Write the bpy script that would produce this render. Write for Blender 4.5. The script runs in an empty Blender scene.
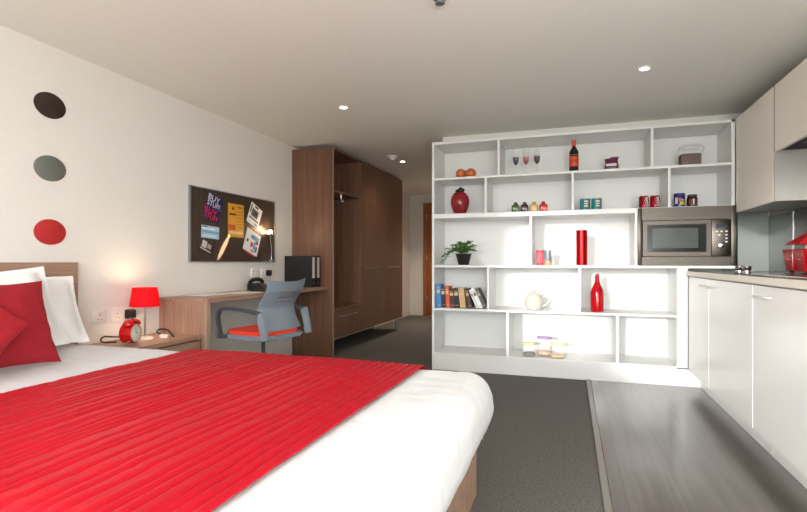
import bpy, bmesh, math, random
from mathutils import Vector, Matrix, noise
R = math.radians; PI = math.pi
S = bpy.context.scene
COL = S.collection
random.seed(4)

# ------------------------------------------------------------------ materials
def srgb(r, g, b):
    f = lambda c: (c/255/12.92) if c/255 <= .04045 else ((c/255+.055)/1.055)**2.4
    return (f(r), f(g), f(b), 1)
def mat(name, col, rough=.5, metal=0, **kw):
    m = bpy.data.materials.new(name); m.use_nodes = True
    b = m.node_tree.nodes['Principled BSDF']
    b.inputs['Base Color'].default_value = col
    b.inputs['Roughness'].default_value = rough
    b.inputs['Metallic'].default_value = metal
    for k, v in kw.items(): b.inputs[k.replace('_', ' ')].default_value = v
    return m
def nodes(m): return m.node_tree.nodes, m.node_tree.links, m.node_tree.nodes['Principled BSDF']
def noisy(name, c1, c2, rough, scale=(1, 1, 1), nscale=8, bump=0, detail=4, bscale=None, bdist=.002, **kw):
    m = mat(name, c1, rough, **kw); n, l, b = nodes(m)
    tc = n.new('ShaderNodeTexCoord'); mp = n.new('ShaderNodeMapping'); mp.inputs['Scale'].default_value = scale
    l.new(tc.outputs['Object'], mp.inputs[0])
    t = n.new('ShaderNodeTexNoise'); t.inputs['Scale'].default_value = nscale; t.inputs['Detail'].default_value = detail
    l.new(mp.outputs[0], t.inputs['Vector'])
    r = n.new('ShaderNodeValToRGB'); r.color_ramp.elements[0].color = c1; r.color_ramp.elements[1].color = c2
    r.color_ramp.elements[0].position = .3; r.color_ramp.elements[1].position = .7
    l.new(t.outputs['Fac'], r.inputs[0]); l.new(r.outputs[0], b.inputs['Base Color'])
    if bump:
        t2 = t
        if bscale:
            t2 = n.new('ShaderNodeTexNoise'); t2.inputs['Scale'].default_value = bscale; l.new(mp.outputs[0], t2.inputs['Vector'])
        bp = n.new('ShaderNodeBump'); bp.inputs['Strength'].default_value = bump; bp.inputs['Distance'].default_value = bdist
        l.new(t2.outputs['Fac'], bp.inputs['Height']); l.new(bp.outputs[0], b.inputs['Normal'])
    return m

M = {}
M['wall'] = noisy('wall paint', srgb(225, 222, 216), srgb(228, 225, 219), .9, nscale=40, bump=.05)
M['ceil'] = noisy('ceiling paint', srgb(236, 235, 227), srgb(239, 238, 230), .95, nscale=30, bump=.03)
M['white'] = mat('white laminate', srgb(224, 224, 222), .35)
M['gloss'] = mat('white gloss door', srgb(247, 247, 244), .22)
M['cream'] = mat('cream upper door', srgb(244, 238, 228), .4)
M['trimwhite'] = mat('white trim', srgb(225, 220, 212), .5)
M['plastic'] = mat('white plastic', srgb(232, 228, 222), .35)
M['black'] = mat('black plastic', srgb(18, 17, 18), .5)
M['dark'] = mat('dark gap', srgb(38, 34, 32), .7)
M['chrome'] = mat('chrome', srgb(205, 205, 205), .18, 1)
M['alu'] = mat('aluminium', srgb(175, 178, 180), .35, 1)
M['steel'] = noisy('brushed steel', srgb(70, 65, 60), srgb(82, 76, 70), .36, scale=(2, 2, 120), nscale=6, metal=1)
M['frame_bl'] = mat('black window glass', srgb(16, 18, 18), .12, Specular_IOR_Level=.2)
M['mwglass'] = mat('oven window glass', srgb(70, 76, 73), .15, Specular_IOR_Level=.2)
M['red'] = mat('red gloss', srgb(196, 18, 24), .18)
M['redmetal'] = mat('metallic red vase', srgb(200, 20, 24), .22, .85)
M['redfab'] = noisy('red cushion cotton', srgb(146, 8, 28), srgb(156, 12, 32), .85, nscale=60, bump=.3, bscale=500, bdist=.001)  # large cushion: the shade on its face is put into this darker red
M['redfab2'] = noisy('red velvet', srgb(168, 16, 34), srgb(178, 22, 40), .85, nscale=60, bump=.3, bscale=500, bdist=.001)
M['linen'] = noisy('white cotton', srgb(238, 238, 238), srgb(242, 242, 242), .8, nscale=6, bump=.12, bscale=7, bdist=.006)
M['seat'] = noisy('orange red seat fabric', srgb(214, 52, 28), srgb(226, 62, 34), .9, nscale=200, bump=.2)
M['chair'] = mat('blue grey plastic', srgb(122, 132, 143), .45)
M['chairdark'] = mat('dark grey plastic', srgb(62, 66, 74), .45)
M['green'] = noisy('leaf green', srgb(56, 96, 44), srgb(116, 152, 84), .5, nscale=30)
M['glassdark'] = mat('smoked glass', srgb(176, 164, 172), .03, Transmission_Weight=1, IOR=1.3)
M['glasspink'] = mat('pink glass', srgb(238, 192, 198), .03, Transmission_Weight=1, IOR=1.3)
M['redglass'] = mat('red glass', srgb(206, 16, 26), .08, Transmission_Weight=.35, IOR=1.4)
M['ceramic'] = mat('cream ceramic', srgb(184, 180, 168), .25)
M['hob'] = mat('dark glass hob', srgb(38, 36, 36), .1)
M['worktop'] = noisy('dark grey stone worktop', srgb(86, 78, 74), srgb(100, 92, 88), .22, nscale=60)
M['edge'] = mat('pale worktop edge', srgb(232, 224, 208), .35)
M['splash'] = mat('grey glass splashback', srgb(108, 102, 98), .2)
M['paper'] = mat('paper white', srgb(232, 232, 230), .7)
M['door'] = noisy('orange brown door wood', srgb(150, 84, 44), srgb(168, 98, 54), .45, scale=(10, 10, .6), nscale=6)
M['emit'] = mat('lamp lens', (1, 1, 1, 1), .5, Emission_Color=(1, .9, .75, 1), Emission_Strength=14)
M['bulb'] = mat('spot bulb', (1, 1, 1, 1), .5, Emission_Color=(1, .78, .5, 1), Emission_Strength=40)

M['voile'] = mat('sheer blind', srgb(240, 240, 238), .9)  # for the added sheet that thins the sun at the second window
_n, _l, _b = M['voile'].node_tree.nodes, M['voile'].node_tree.links, None
_t = _n.new('ShaderNodeBsdfTransparent'); _t.inputs[0].default_value = (.7, .7, .7, 1); _l.new(_t.outputs[0], _n['Material Output'].inputs[0])

M['glass'] = mat('clear glass', (1, 1, 1, 1), .04)
_n, _l, _b = nodes(M['glass'])
_t = _n.new('ShaderNodeBsdfTransparent'); _t.inputs[0].default_value = (.97, .98, .97, 1); _x = _n.new('ShaderNodeMixShader'); _x.inputs[0].default_value = .1
_l.new(_t.outputs[0], _x.inputs[1]); _l.new(_b.outputs[0], _x.inputs[2]); _l.new(_x.outputs[0], _n['Material Output'].inputs[0])

def flat(name, r, g, b, rough=.5): 
    k = 'f_' + name
    if k not in M: M[k] = mat(name, srgb(r, g, b), rough)
    return M[k]

def wood(name, c1, c2, axis='Z', rough=.42):
    m = mat(name, c1, rough); n, l, b = nodes(m)
    tc = n.new('ShaderNodeTexCoord'); mp = n.new('ShaderNodeMapping')
    sc = {'Z': (26, 26, .7), 'Y': (26, .7, 26), 'X': (.7, 26, 26)}[axis]
    mp.inputs['Scale'].default_value = sc; l.new(tc.outputs['Object'], mp.inputs[0])
    t = n.new('ShaderNodeTexNoise'); t.inputs['Scale'].default_value = 1.6; t.inputs['Detail'].default_value = 6; t.inputs['Roughness'].default_value = .6
    l.new(mp.outputs[0], t.inputs['Vector'])
    t2 = n.new('ShaderNodeTexNoise'); t2.inputs['Scale'].default_value = 8; t2.inputs['Detail'].default_value = 3
    l.new(mp.outputs[0], t2.inputs['Vector'])
    mx = n.new('ShaderNodeMath'); mx.operation = 'MULTIPLY_ADD'; mx.inputs[1].default_value = .35
    l.new(t2.outputs['Fac'], mx.inputs[0]); l.new(t.outputs['Fac'], mx.inputs[2])
    r = n.new('ShaderNodeValToRGB'); r.color_ramp.elements[0].color = c1; r.color_ramp.elements[1].color = c2
    r.color_ramp.elements[0].position = .48; r.color_ramp.elements[1].position = .86
    l.new(mx.outputs[0], r.inputs[0]); l.new(r.outputs[0], b.inputs['Base Color'])
    bp = n.new('ShaderNodeBump'); bp.inputs['Strength'].default_value = .08; bp.inputs['Distance'].default_value = .001
    l.new(mx.outputs[0], bp.inputs['Height']); l.new(bp.outputs[0], b.inputs['Normal'])
    return m
WD = (srgb(140, 108, 90), srgb(174, 142, 121))  # lit tone of the furniture wood; the wardrobe gets a shaded copy
M['wood'] = wood('grey brown wood upright grain', *WD, 'Z')
M['woodY'] = wood('grey brown wood grain along room', *WD, 'Y')
M['woodX'] = wood('grey brown wood grain across room', *WD, 'X')
M['woodedge'] = mat('pale wood edging', srgb(170, 148, 130), .45)
M['wooddark'] = wood('dark brown wardrobe wood', srgb(94, 62, 46), srgb(122, 86, 66), 'Z')  # same wood as the desk, its dimmer light painted in as darker brown

def carpet():
    m = mat('dark grey carpet', srgb(80, 76, 73), .95); n, l, b = nodes(m)
    tc = n.new('ShaderNodeTexCoord'); t = n.new('ShaderNodeTexNoise'); t.inputs['Scale'].default_value = 140; t.inputs['Detail'].default_value = 4
    t2 = n.new('ShaderNodeTexNoise'); t2.inputs['Scale'].default_value = 60; t2.inputs['Detail'].default_value = 4
    l.new(tc.outputs['Object'], t.inputs['Vector']); l.new(tc.outputs['Object'], t2.inputs['Vector'])
    a = n.new('ShaderNodeMath'); a.operation = 'MULTIPLY_ADD'; a.inputs[1].default_value = .35
    l.new(t2.outputs['Fac'], a.inputs[0]); l.new(t.outputs['Fac'], a.inputs[2])
    r = n.new('ShaderNodeValToRGB'); r.color_ramp.elements[0].color = srgb(62, 60, 58); r.color_ramp.elements[1].color = srgb(116, 112, 108)
    r.color_ramp.elements[0].position = .45; r.color_ramp.elements[1].position = .9
    l.new(a.outputs[0], r.inputs[0]); l.new(r.outputs[0], b.inputs['Base Color'])
    bp = n.new('ShaderNodeBump'); bp.inputs['Strength'].default_value = .35; bp.inputs['Distance'].default_value = .003
    l.new(t.outputs['Fac'], bp.inputs['Height']); l.new(bp.outputs[0], b.inputs['Normal'])
    return m
M['carpet'] = carpet()
def laminate():
    m = mat('grey oak laminate', srgb(110, 102, 95), .3, Coat_Weight=.75, Coat_Roughness=.2, Coat_IOR=1.7); n, l, b = nodes(m)
    tc = n.new('ShaderNodeTexCoord'); mp = n.new('ShaderNodeMapping'); mp.inputs['Rotation'].default_value = (0, 0, PI/2)
    l.new(tc.outputs['Object'], mp.inputs[0])
    br = n.new('ShaderNodeTexBrick'); br.inputs['Scale'].default_value = 1; br.inputs['Brick Width'].default_value = 1.3; br.inputs['Row Height'].default_value = .24
    br.inputs['Mortar Size'].default_value = .0025; br.inputs['Color1'].default_value = (.85, .85, .85, 1); br.inputs['Color2'].default_value = (1.1, 1.1, 1.1, 1); br.inputs['Mortar'].default_value = (.5, .5, .5, 1)
    l.new(mp.outputs[0], br.inputs['Vector'])
    mp2 = n.new('ShaderNodeMapping'); mp2.inputs['Scale'].default_value = (22, 1.1, 1); l.new(tc.outputs['Object'], mp2.inputs[0])
    t = n.new('ShaderNodeTexNoise'); t.inputs['Scale'].default_value = 1.5; t.inputs['Detail'].default_value = 7; l.new(mp2.outputs[0], t.inputs['Vector'])
    r = n.new('ShaderNodeValToRGB'); r.color_ramp.elements[0].color = srgb(66, 57, 51); r.color_ramp.elements[1].color = srgb(88, 78, 70)
    r.color_ramp.elements[0].position = .3; r.color_ramp.elements[1].position = .72
    l.new(t.outputs['Fac'], r.inputs[0])
    mx = n.new('ShaderNodeMix'); mx.data_type = 'RGBA'; mx.blend_type = 'MULTIPLY'; mx.inputs[0].default_value = 1
    l.new(r.outputs[0], mx.inputs[6]); l.new(br.outputs['Color'], mx.inputs[7]); l.new(mx.outputs[2], b.inputs['Base Color'])
    return m
M['laminate'] = laminate()
def runner_mat():
    m = mat('red quilted satin', srgb(168, 5, 28), .42, Specular_IOR_Level=.25); n, l, b = nodes(m)
    tc = n.new('ShaderNodeTexCoord'); mp = n.new('ShaderNodeMapping'); mp.inputs['Scale'].default_value = (30, 5, 5); l.new(tc.outputs['Object'], mp.inputs[0])
    t = n.new('ShaderNodeTexNoise'); t.inputs['Scale'].default_value = 3; t.inputs['Detail'].default_value = 4; l.new(mp.outputs[0], t.inputs['Vector'])
    bp = n.new('ShaderNodeBump'); bp.inputs['Strength'].default_value = .12; bp.inputs['Distance'].default_value = .004
    l.new(t.outputs['Fac'], bp.inputs['Height']); l.new(bp.outputs[0], b.inputs['Normal'])
    return m
M['runner'] = runner_mat()
M['shade'] = mat('red lamp shade', srgb(214, 20, 40), .8)
n_, l_, b_ = nodes(M['shade'])
tr_ = n_.new('ShaderNodeBsdfTranslucent'); tr_.inputs[0].default_value = srgb(236, 24, 48)
mx_ = n_.new('ShaderNodeMixShader'); mx_.inputs[0].default_value = .55
l_.new(b_.outputs[0], mx_.inputs[1]); l_.new(tr_.outputs[0], mx_.inputs[2]); l_.new(mx_.outputs[0], n_['Material Output'].inputs[0])
M['board'] = noisy('brown magnetic board metal', srgb(92, 78, 68), srgb(98, 84, 74), .38, scale=(2, 80, 2), nscale=5, metal=.6)

# ------------------------------------------------------------------ mesh helpers
def box(bm, x0, x1, y0, y1, z0, z1, bev=0, seg=2):
    r = bmesh.ops.create_cube(bm, size=1)
    vs = r['verts']
    for v in vs:
        v.co = Vector(((x0+x1)/2+v.co.x*(x1-x0), (y0+y1)/2+v.co.y*(y1-y0), (z0+z1)/2+v.co.z*(z1-z0)))
    if bev:
        es = list({e for v in vs for e in v.link_edges})
        bmesh.ops.bevel(bm, geom=es, offset=bev, segments=seg, affect='EDGES', profile=.5)
    return bm
def BX(*a, **k): return box(bmesh.new(), *a, **k)
def lathe(bm, prof, seg=32, c=(0, 0, 0), cap0=True, cap1=True):
    rings = []
    for r, z in prof:
        rings.append([bm.verts.new((c[0]+r*math.cos(2*PI*i/seg), c[1]+r*math.sin(2*PI*i/seg), c[2]+z)) for i in range(seg)])
    for a, b in zip(rings, rings[1:]):
        for i in range(seg): bm.faces.new((a[i], a[(i+1) % seg], b[(i+1) % seg], b[i]))
    if cap0: bm.faces.new(rings[0][::-1])
    if cap1: bm.faces.new(rings[-1])
    return bm
def LT(prof, **k): return lathe(bmesh.new(), prof, **k)
def tube(bm, pts, r, seg=10, radii=None):
    pts = [Vector(p) for p in pts]; rings = []
    up = Vector((0, 0, 1))
    prev = None
    for i, p in enumerate(pts):
        d = (pts[min(i+1, len(pts)-1)]-pts[max(i-1, 0)]).normalized()
        if prev is None:
            a = d.cross(up if abs(d.z) < .9 else Vector((1, 0, 0))).normalized()
        else:
            a = (prev-d*prev.dot(d)).normalized()
        prev = a; b = d.cross(a)
        rr = radii[i] if radii else r
        rings.append([bm.verts.new(p+(a*math.cos(2*PI*k/seg)+b*math.sin(2*PI*k/seg))*rr) for k in range(seg)])
    for a, b in zip(rings, rings[1:]):
        for i in range(seg): bm.faces.new((a[i], a[(i+1) % seg], b[(i+1) % seg], b[i]))
    bm.faces.new(rings[0][::-1]); bm.faces.new(rings[-1])
    return bm
def TB(pts, r, **k): return tube(bmesh.new(), pts, r, **k)
def bez(pts, n=10):
    pts = [Vector(p) for p in pts]; out = []
    P_ = [pts[0]]+pts+[pts[-1]]
    for i in range(1, len(P_)-2):
        a, b, c, d = P_[i-1:i+3]
        for k in range(n):
            t = k/n
            out.append(.5*((2*b)+(c-a)*t+(2*a-5*b+4*c-d)*t*t+(3*b-a-3*c+d)*t**3))
    out.append(pts[-1]); return out
def prism(bm, poly, z0, z1):
    a = [bm.verts.new((x, y, z0)) for x, y in poly]; b = [bm.verts.new((x, y, z1)) for x, y in poly]
    n = len(poly)
    for i in range(n): bm.faces.new((a[i], a[(i+1) % n], b[(i+1) % n], b[i]))
    bm.faces.new(a[::-1]); bm.faces.new(b)
    return bm
def obj(name, bm, m, parent=None, smooth=True, world=False):
    """link one mesh object; world=True: bm is in world coordinates and the parent sits unrotated at parent.location"""
    if world and parent is not None:
        off = parent.location.copy()
        if parent.parent: off += parent.parent.location
        bmesh.ops.translate(bm, verts=bm.verts, vec=-off)
    bmesh.ops.recalc_face_normals(bm, faces=bm.faces)
    me = bpy.data.meshes.new(name); bm.to_mesh(me); bm.free()
    if isinstance(m, str): m = M[m]
    me.materials.append(m)
    o = bpy.data.objects.new(name, me); COL.objects.link(o)
    if parent: o.parent = parent
    if smooth:
        me.polygons.foreach_set('use_smooth', [True]*len(me.polygons))
        try: me.set_sharp_from_angle(angle=R(38))
        except Exception: pass
    return o
def tag(o, label, cat, group=None):
    o['label'] = label; o['category'] = cat
    if group: o['group'] = group
    return o
def thing(name, label, cat, loc=(0, 0, 0), rotz=0, group=None):
    o = bpy.data.objects.new(name, None); COL.objects.link(o); o.empty_display_size = .05
    o.location = loc; o.rotation_euler = (0, 0, rotz)
    return tag(o, label, cat, group)
def struct(name, bm, m, parent=None, smooth=False):
    o = obj(name, bm, m, parent, smooth)
    if not parent: o['kind'] = 'structure'
    return o
def dup(root, loc=None, rotz=None, label=None, mats=None):
    r = root.copy(); COL.objects.link(r)
    if loc is not None: r.location = loc
    if rotz is not None: r.rotation_euler = (0, 0, rotz)
    if label: r['label'] = label
    for ch in list(root.children):
        c = ch.copy(); COL.objects.link(c); c.parent = r
        if mats and ch.name.split('.')[0] in mats:
            c.data = c.data.copy(); c.data.materials[0] = mats[ch.name.split('.')[0]]
        for g in list(ch.children):
            d = g.copy(); COL.objects.link(d); d.parent = c
    return r
def text_bm(s, size, extrude=.0004):
    cu = bpy.data.curves.new('t', 'FONT'); cu.body = s; cu.size = size; cu.extrude = extrude
    cu.align_x = 'CENTER'; cu.align_y = 'CENTER'; cu.resolution_u = 3
    o = bpy.data.objects.new('t', cu); COL.objects.link(o)
    dg = bpy.context.evaluated_depsgraph_get(); dg.update()
    me = bpy.data.meshes.new_from_object(o.evaluated_get(dg))
    bpy.data.objects.remove(o); bpy.data.curves.remove(cu)
    bm = bmesh.new(); bm.from_mesh(me); bpy.data.meshes.remove(me)
    return bm
def wrap(bm, r, z, ang):
    """wrap a flat XY mesh round a vertical cylinder, its centre facing angle ang"""
    for v in bm.verts:
        a = ang+v.co.x/r; rr = r+v.co.z
        v.co = Vector((rr*math.cos(a), rr*math.sin(a), z+v.co.y))
    return bm
def band(r, z0, z1, a0, a1, th=.0006, seg=14):
    bm = bmesh.new(); g = []
    for i in range(seg+1):
        a = a0+(a1-a0)*i/seg
        g.append([bm.verts.new((q*math.cos(a), q*math.sin(a), z)) for q, z in ((r, z0), (r+th, z0), (r+th, z1), (r, z1))])
    for a, b in zip(g, g[1:]):
        for k in range(4): bm.faces.new((a[k], a[(k+1) % 4], b[(k+1) % 4], b[k]))
    bm.faces.new(g[0]); bm.faces.new(g[-1][::-1])
    return bm

# ------------------------------------------------------------------ the room
XL, XR, YB, YE, YP, XP, ZC = -3.03, 1.67, -1.3, 9.5, 5.2, -1.29, 2.39
struct('floor', BX(XL-.1, XR+.1, YB-.1, YE+.1, -.1, 0), 'carpet')
o = struct('trim_1', BX(.175, XR, YB, YP, 0, .006), 'laminate'); o['label'] = 'grey oak laminate kitchen floor'
o = struct('trim_2', BX(.138, .172, YB, YP-.42, 0, .011, bev=.004), flat('floor threshold strip', 124, 119, 112, .3)); o['label'] = 'floor threshold strip between carpet and laminate'
struct('ceiling', BX(XL-.1, XR+.1, YB-.1, YE+.1, ZC, ZC+.1), 'ceil')
struct('wall_left', BX(XL-.1, XL, YB-.1, YE+.1, 0, ZC), 'wall')
struct('wall_right', BX(XR, XR+.1, YB-.1, YP+.1, 0, ZC), 'wall')
struct('wall_end', BX(XL, XP+.1, YE, YE+.1, 0, ZC), 'wall')
struct('wall_partition', BX(XP, XR, YP, YP+.1, 0, ZC), 'wall')
struct('wall_corridor', BX(XP, XP+.1, YP+.1, YE, 0, ZC), 'wall')
WX0, WX1, WZ0, WZ1 = -2.1, -1.3, .3, 2.36
WINS = [(WX0, WX1, WZ0, WZ1), (-1.2, 1.6, .3, 2.36)]
bm = bmesh.new()
xs = [XL-.1]+sorted(q for w in WINS for q in w[:2])+[XR+.1]
for i in range(0, len(xs)-1, 2): box(bm, xs[i], xs[i+1], YB-.1, YB, 0, ZC)
for x0, x1, z0, z1 in WINS: box(bm, x0, x1, YB-.1, YB, 0, z0); box(bm, x0, x1, YB-.1, YB, z1, ZC)
struct('wall_back', bm, 'wall')
for k, (x0, x1, z0, z1) in enumerate(WINS):
    bm = bmesh.new()
    for q in (x0, x1-.04): box(bm, q, q+.04, YB-.08, YB-.02, z0, z1)
    for z in (z0, z1-.04): box(bm, x0+.04, x1-.04, YB-.08, YB-.02, z, z+.04)
    struct('window_%d' % (k+1), bm, 'trimwhite')
    if k:
        o = struct('blind_%d' % k, BX(x0+.04, x1-.04, YB-.07, YB-.069, z0+.04, z1-.04), 'voile'); o['label'] = 'sheer white blind drawn over the window'  # added out of view to weaken the sun beside the clear window
struct('baseboard_left', BX(XL, XL+.014, 3.13, 5.03, 0, .1, bev=.004), 'trimwhite')
struct('baseboard_corridor', BX(XL, XL+.014, 7.5, YE, 0, .1, bev=.004), 'trimwhite')
struct('baseboard_end', BX(XL, -2.8, YE-.014, YE, 0, .1, bev=.004), 'trimwhite')
# corridor door
d = bpy.data.objects.new('door_1', None); COL.objects.link(d); d.location = (-2.25, YE-.03, 0); d['kind'] = 'structure'; d['label'] = 'orange brown wooden door at the end of the corridor'
obj('door_leaf', BX(-2.66, -1.8, YE-.045, YE-.002, .01, 2.15, bev=.003), 'door', d, world=True)
bm = bmesh.new()
box(bm, -2.74, -2.665, YE-.05, YE-.002, 0, 2.22); box(bm, -1.795, -1.72, YE-.05, YE-.002, 0, 2.22); box(bm, -2.665, -1.795, YE-.05, YE-.002, 2.155, 2.22)
obj('door_frame', bm, 'door', d, world=True)
obj('door_handle', TB(bez([(-1.88, YE-.045, 1.0), (-1.88, YE-.1, 1.0), (-1.98, YE-.1, 1.0)], 6), .01), 'chrome', d, world=True)
for z in (.3, 1.1, 1.9): obj('hinge', BX(-2.672, -2.655, YE-.055, YE-.045, z, z+.1), 'alu', d, world=True)

# ------------------------------------------------------------------ ceiling fittings
def downlight(x, y, lab):
    t = thing('downlight', lab, 'ceiling light', (x, y, ZC), 0, 'recessed ceiling downlights')
    obj('trim_ring', LT([(.03, -.001), (.046, -.001), (.046, -.006), (.034, -.008), (.03, -.004)], cap0=False, cap1=False, seg=28), 'plastic', t)
    obj('lens', LT([(.031, -.001), (.031, -.005), (.02, -.007)], seg=24), 'emit', t)
    return t
downlight(-1.844, 3.908, 'lit round downlight in the ceiling above the desk side of the room')
downlight(.484, 3.774, 'lit round downlight in the ceiling above the kitchen floor')
downlight(-2.1, 8.2, 'round downlight far down the corridor ceiling near the end door')  # made-up fitting hidden behind the shelves, added to brighten the end wall
downlight(-2.093, 6.25, 'lit round downlight in the corridor ceiling beside the smoke detector')
t = thing('smoke_detector', 'white round smoke detector on the corridor ceiling', 'smoke detector', (-2.12, 5.93, ZC))
obj('base_plate', LT([(.075, -.001), (.075, -.012), (.068, -.016)]), 'plastic', t)
obj('sensor_cap', LT([(.055, -.016), (.05, -.03), (.03, -.04), (.028, -.05), (.01, -.054)]), 'plastic', t)
t = thing('sprinkler_head', 'small metal sprinkler head in the ceiling at the top of the photo', 'sprinkler', (-.62, 2.445, ZC))
obj('escutcheon', LT([(.04, -.001), (.036, -.006), (.018, -.01)]), 'alu', t)
obj('nozzle', LT([(.012, -.01), (.012, -.025), (.024, -.027), (.024, -.03)]), 'alu', t)

# ------------------------------------------------------------------ shelving unit
YF, YK = 4.76, 5.195
T2 = .011
sh = thing('shelving_unit', 'large white open shelving wall with a built-in microwave opening', 'shelves', (0, 4.98, 0))
def S_(name, *a, m='white', bev=.0015): return obj(name, BX(*a, bev=bev, seg=1), m, sh, smooth=False, world=True)
XA, XB, XC = -1.29, 1.287, .943
S_('side_panel', XA, XA+.024, YF, YK, 0, 2.236)
S_('side_panel', XB-.026, XB, YF, YK, 1.53, 2.236)
S_('side_panel', .86, XC, YF, YK, .162, 1.005)
S_('back_panel', XA+.024, XB-.026, YK-.012, YK, 1.53, 2.21)
S_('back_panel', XA+.024, .86, YK-.012, YK, .162, 1.49)
ZS = [2.225, 1.872, 1.507, 1.018, .598, .164]
S_('shelf', XA+.024, XB, YF, YK, 2.212, 2.236)
S_('shelf', XA+.024, XB-.026, YF+.001, YK-.012, ZS[1]-T2, ZS[1]+T2)
S_('shelf', XA+.024, XB, YF, YK-.012, 1.486, 1.53)
S_('shelf', XA+.024, XB, YF, YK-.012, ZS[3]-.012, ZS[3]+.012)
S_('shelf', XA+.024, .86, YF+.001, YK-.012, ZS[4]-T2, ZS[4]+T2)
S_('shelf', XA+.024, .86, YF+.001, YK-.012, ZS[5]-T2, ZS[5]+T2)
S_('plinth', XA+.024, 1.042, YF+.006, YF+.024, .002, .153)
for x, r in ((-.64, 0), (.671, 0), (-.763, 1), (.023, 1), (.804, 1), (-.345, 2), (.545, 2), (-.739, 3), (.082, 3), (-.557, 4), (.396, 4)):
    zt = [2.212, ZS[1]-T2, 1.486, ZS[3]-.012, ZS[4]-T2][r]; zb = [ZS[1]+T2, 1.53, ZS[3]+.012, ZS[4]+T2, ZS[5]+T2][r]
    S_('divider', x-T2, x+T2, YF+.001, YK-.012, zb, zt)
TOP = [z+.0012 for z in (ZS[1]+T2, 1.53, ZS[3]+.012, ZS[4]+T2, ZS[5]+T2)]     # surfaces things stand on

# ------------------------------------------------------------------ microwave
mw = thing('microwave', 'built-in stainless steel microwave oven in the white shelving wall', 'microwave', (.927, 4.9, ZS[3]+.012))
def W_(name, bm, m, p=None, **k): return obj(name, bm, m, p or mw, world=True, **k)
x0, x1, z0, z1 = .557, 1.3, 1.031, 1.524
bm = bmesh.new()
box(bm, x0, .588, 4.735, 4.757, z0, z1, bev=.003); box(bm, 1.254, x1, 4.735, 4.757, z0, z1, bev=.003)
box(bm, .588, 1.254, 4.735, 4.757, 1.416, z1); box(bm, .588, 1.254, 4.735, 4.757, z0, 1.103)
W_('trim_frame', bm, 'steel')
W_('oven_body', BX(.6, 1.24, 4.75, 5.15, 1.05, 1.47), 'dark')
bm = bmesh.new()
box(bm, .594, .628, 4.728, 4.75, 1.11, 1.409); box(bm, 1.074, 1.108, 4.728, 4.75, 1.11, 1.409)
box(bm, .628, 1.074, 4.728, 4.75, 1.377, 1.409); box(bm, .628, 1.074, 4.728, 4.75, 1.11, 1.145)
dr = W_('door', bm, 'steel')
g = bmesh.new(); box(g, .629, 1.073, 4.732, 4.745, 1.146, 1.376); W_('door_glass', g, 'frame_bl')
W_('viewing_window', BX(.668, 1.014, 4.7305, 4.732, 1.178, 1.346), 'mwglass')
cp = W_('control_panel', BX(1.112, 1.248, 4.728, 4.75, 1.11, 1.409, bev=.002), 'steel')
def C_(name, bm, m): return obj(name, bm, m, mw, world=True)
C_('display', BX(1.141, 1.221, 4.7255, 4.728, 1.339, 1.374), 'frame_bl')
for (bx_, bz_) in ((1.148, 1.312), (1.182, 1.312), (1.217, 1.312), (1.164, 1.283), (1.217, 1.283), (1.217, 1.255), (1.217, 1.226)):
    C_('button', BX(bx_-.009, bx_+.009, 4.722, 4.728, bz_-.005, bz_+.005, bev=.002), 'plastic')
bm = LT([(.024, 0), (.024, .004), (.02, .014), (.012, .016)], seg=24)
bmesh.ops.rotate(bm, verts=bm.verts, cent=(0, 0, 0), matrix=Matrix.Rotation(PI/2, 3, 'X')); bmesh.ops.translate(bm, verts=bm.verts, vec=(1.178, 4.728, 1.196))
C_('dial', bm, 'chrome')

# ------------------------------------------------------------------ things on the shelves
FA = -PI/2   # facing the room (towards -Y)
# row 1
t = thing('ornament', 'orange glazed double-lobed ornament on the top left shelf', 'ornament', (-.972, 4.86, TOP[0]))
bm = bmesh.new()
for s in (-1, 1):
    bmesh.ops.create_uvsphere(bm, u_segments=24, v_segments=14, radius=.05, matrix=Matrix.Translation((s*.05, 0, .047)) @ Matrix.Diagonal((1.02, 1, .94, 1)))
obj('lobe', bm, mat('orange glaze', srgb(196, 104, 44), .3), t)
b2 = TB([(-.05, 0, .035), (-.02, 0, .047), (.02, 0, .047), (.05, 0, .05)], .03, seg=16)
obj('waist', b2, mat('amber glaze', srgb(160, 78, 30), .3), t)
def wine_glass(x, bowl, lab, first=None):
    t = thing('wine_glass', lab, 'glass', (x, 4.86, TOP[0]), 0, 'tinted wine glasses on the top shelf')
    obj('foot', LT([(.031, 0), (.031, .002), (.006, .007), (.004, .012)], seg=24), 'glass', t)
    obj('stem', LT([(.0036, .012), (.0032, .06), (.004, .098)], seg=10), 'glass', t)
    obj('bowl', LT([(.004, .098), (.014, .105), (.025, .13), (.029, .165), (.0285, .172), (.0265, .172), (.027, .165), (.023, .132), (.012, .108), (.002, .103)], seg=28), bowl, t)
    obj('rim', LT([(.029, .172), (.028, .25), (.0268, .25), (.0272, .172)], seg=28, cap0=False, cap1=False), 'glass', t)
wine_glass(-.49, 'glassdark', 'dark tinted wine glass, leftmost of three on the top shelf')
wine_glass(-.395, 'glasspink', 'pink tinted wine glass between two dark tinted ones')
wine_glass(-.294, 'glassdark', 'dark tinted wine glass, rightmost of three, nearest the wine bottle')
t = thing('wine_bottle', 'dark wine bottle with orange red label and cap on top shelf', 'bottle', (.034, 4.86, TOP[0]))
obj('glass_body', LT([(.034, 0), (.04, .003), (.041, .18), (.036, .2), (.018, .225), (.015, .24), (.015, .268)], seg=32), mat('dark bottle glass', srgb(22, 16, 14), .08), t)
obj('label', band(.041, .05, .142, FA-1.4, FA+1.4), flat('bottle label orange red', 208, 72, 44), t)
obj('label_print', band(.0416, .088, .112, FA-.6, FA+.6, .0004), flat('bottle label print', 170, 38, 26), t)
obj('label_band', band(.041, .152, .158, FA-1.4, FA+1.4), flat('bottle band gold', 150, 100, 60), t)
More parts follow.
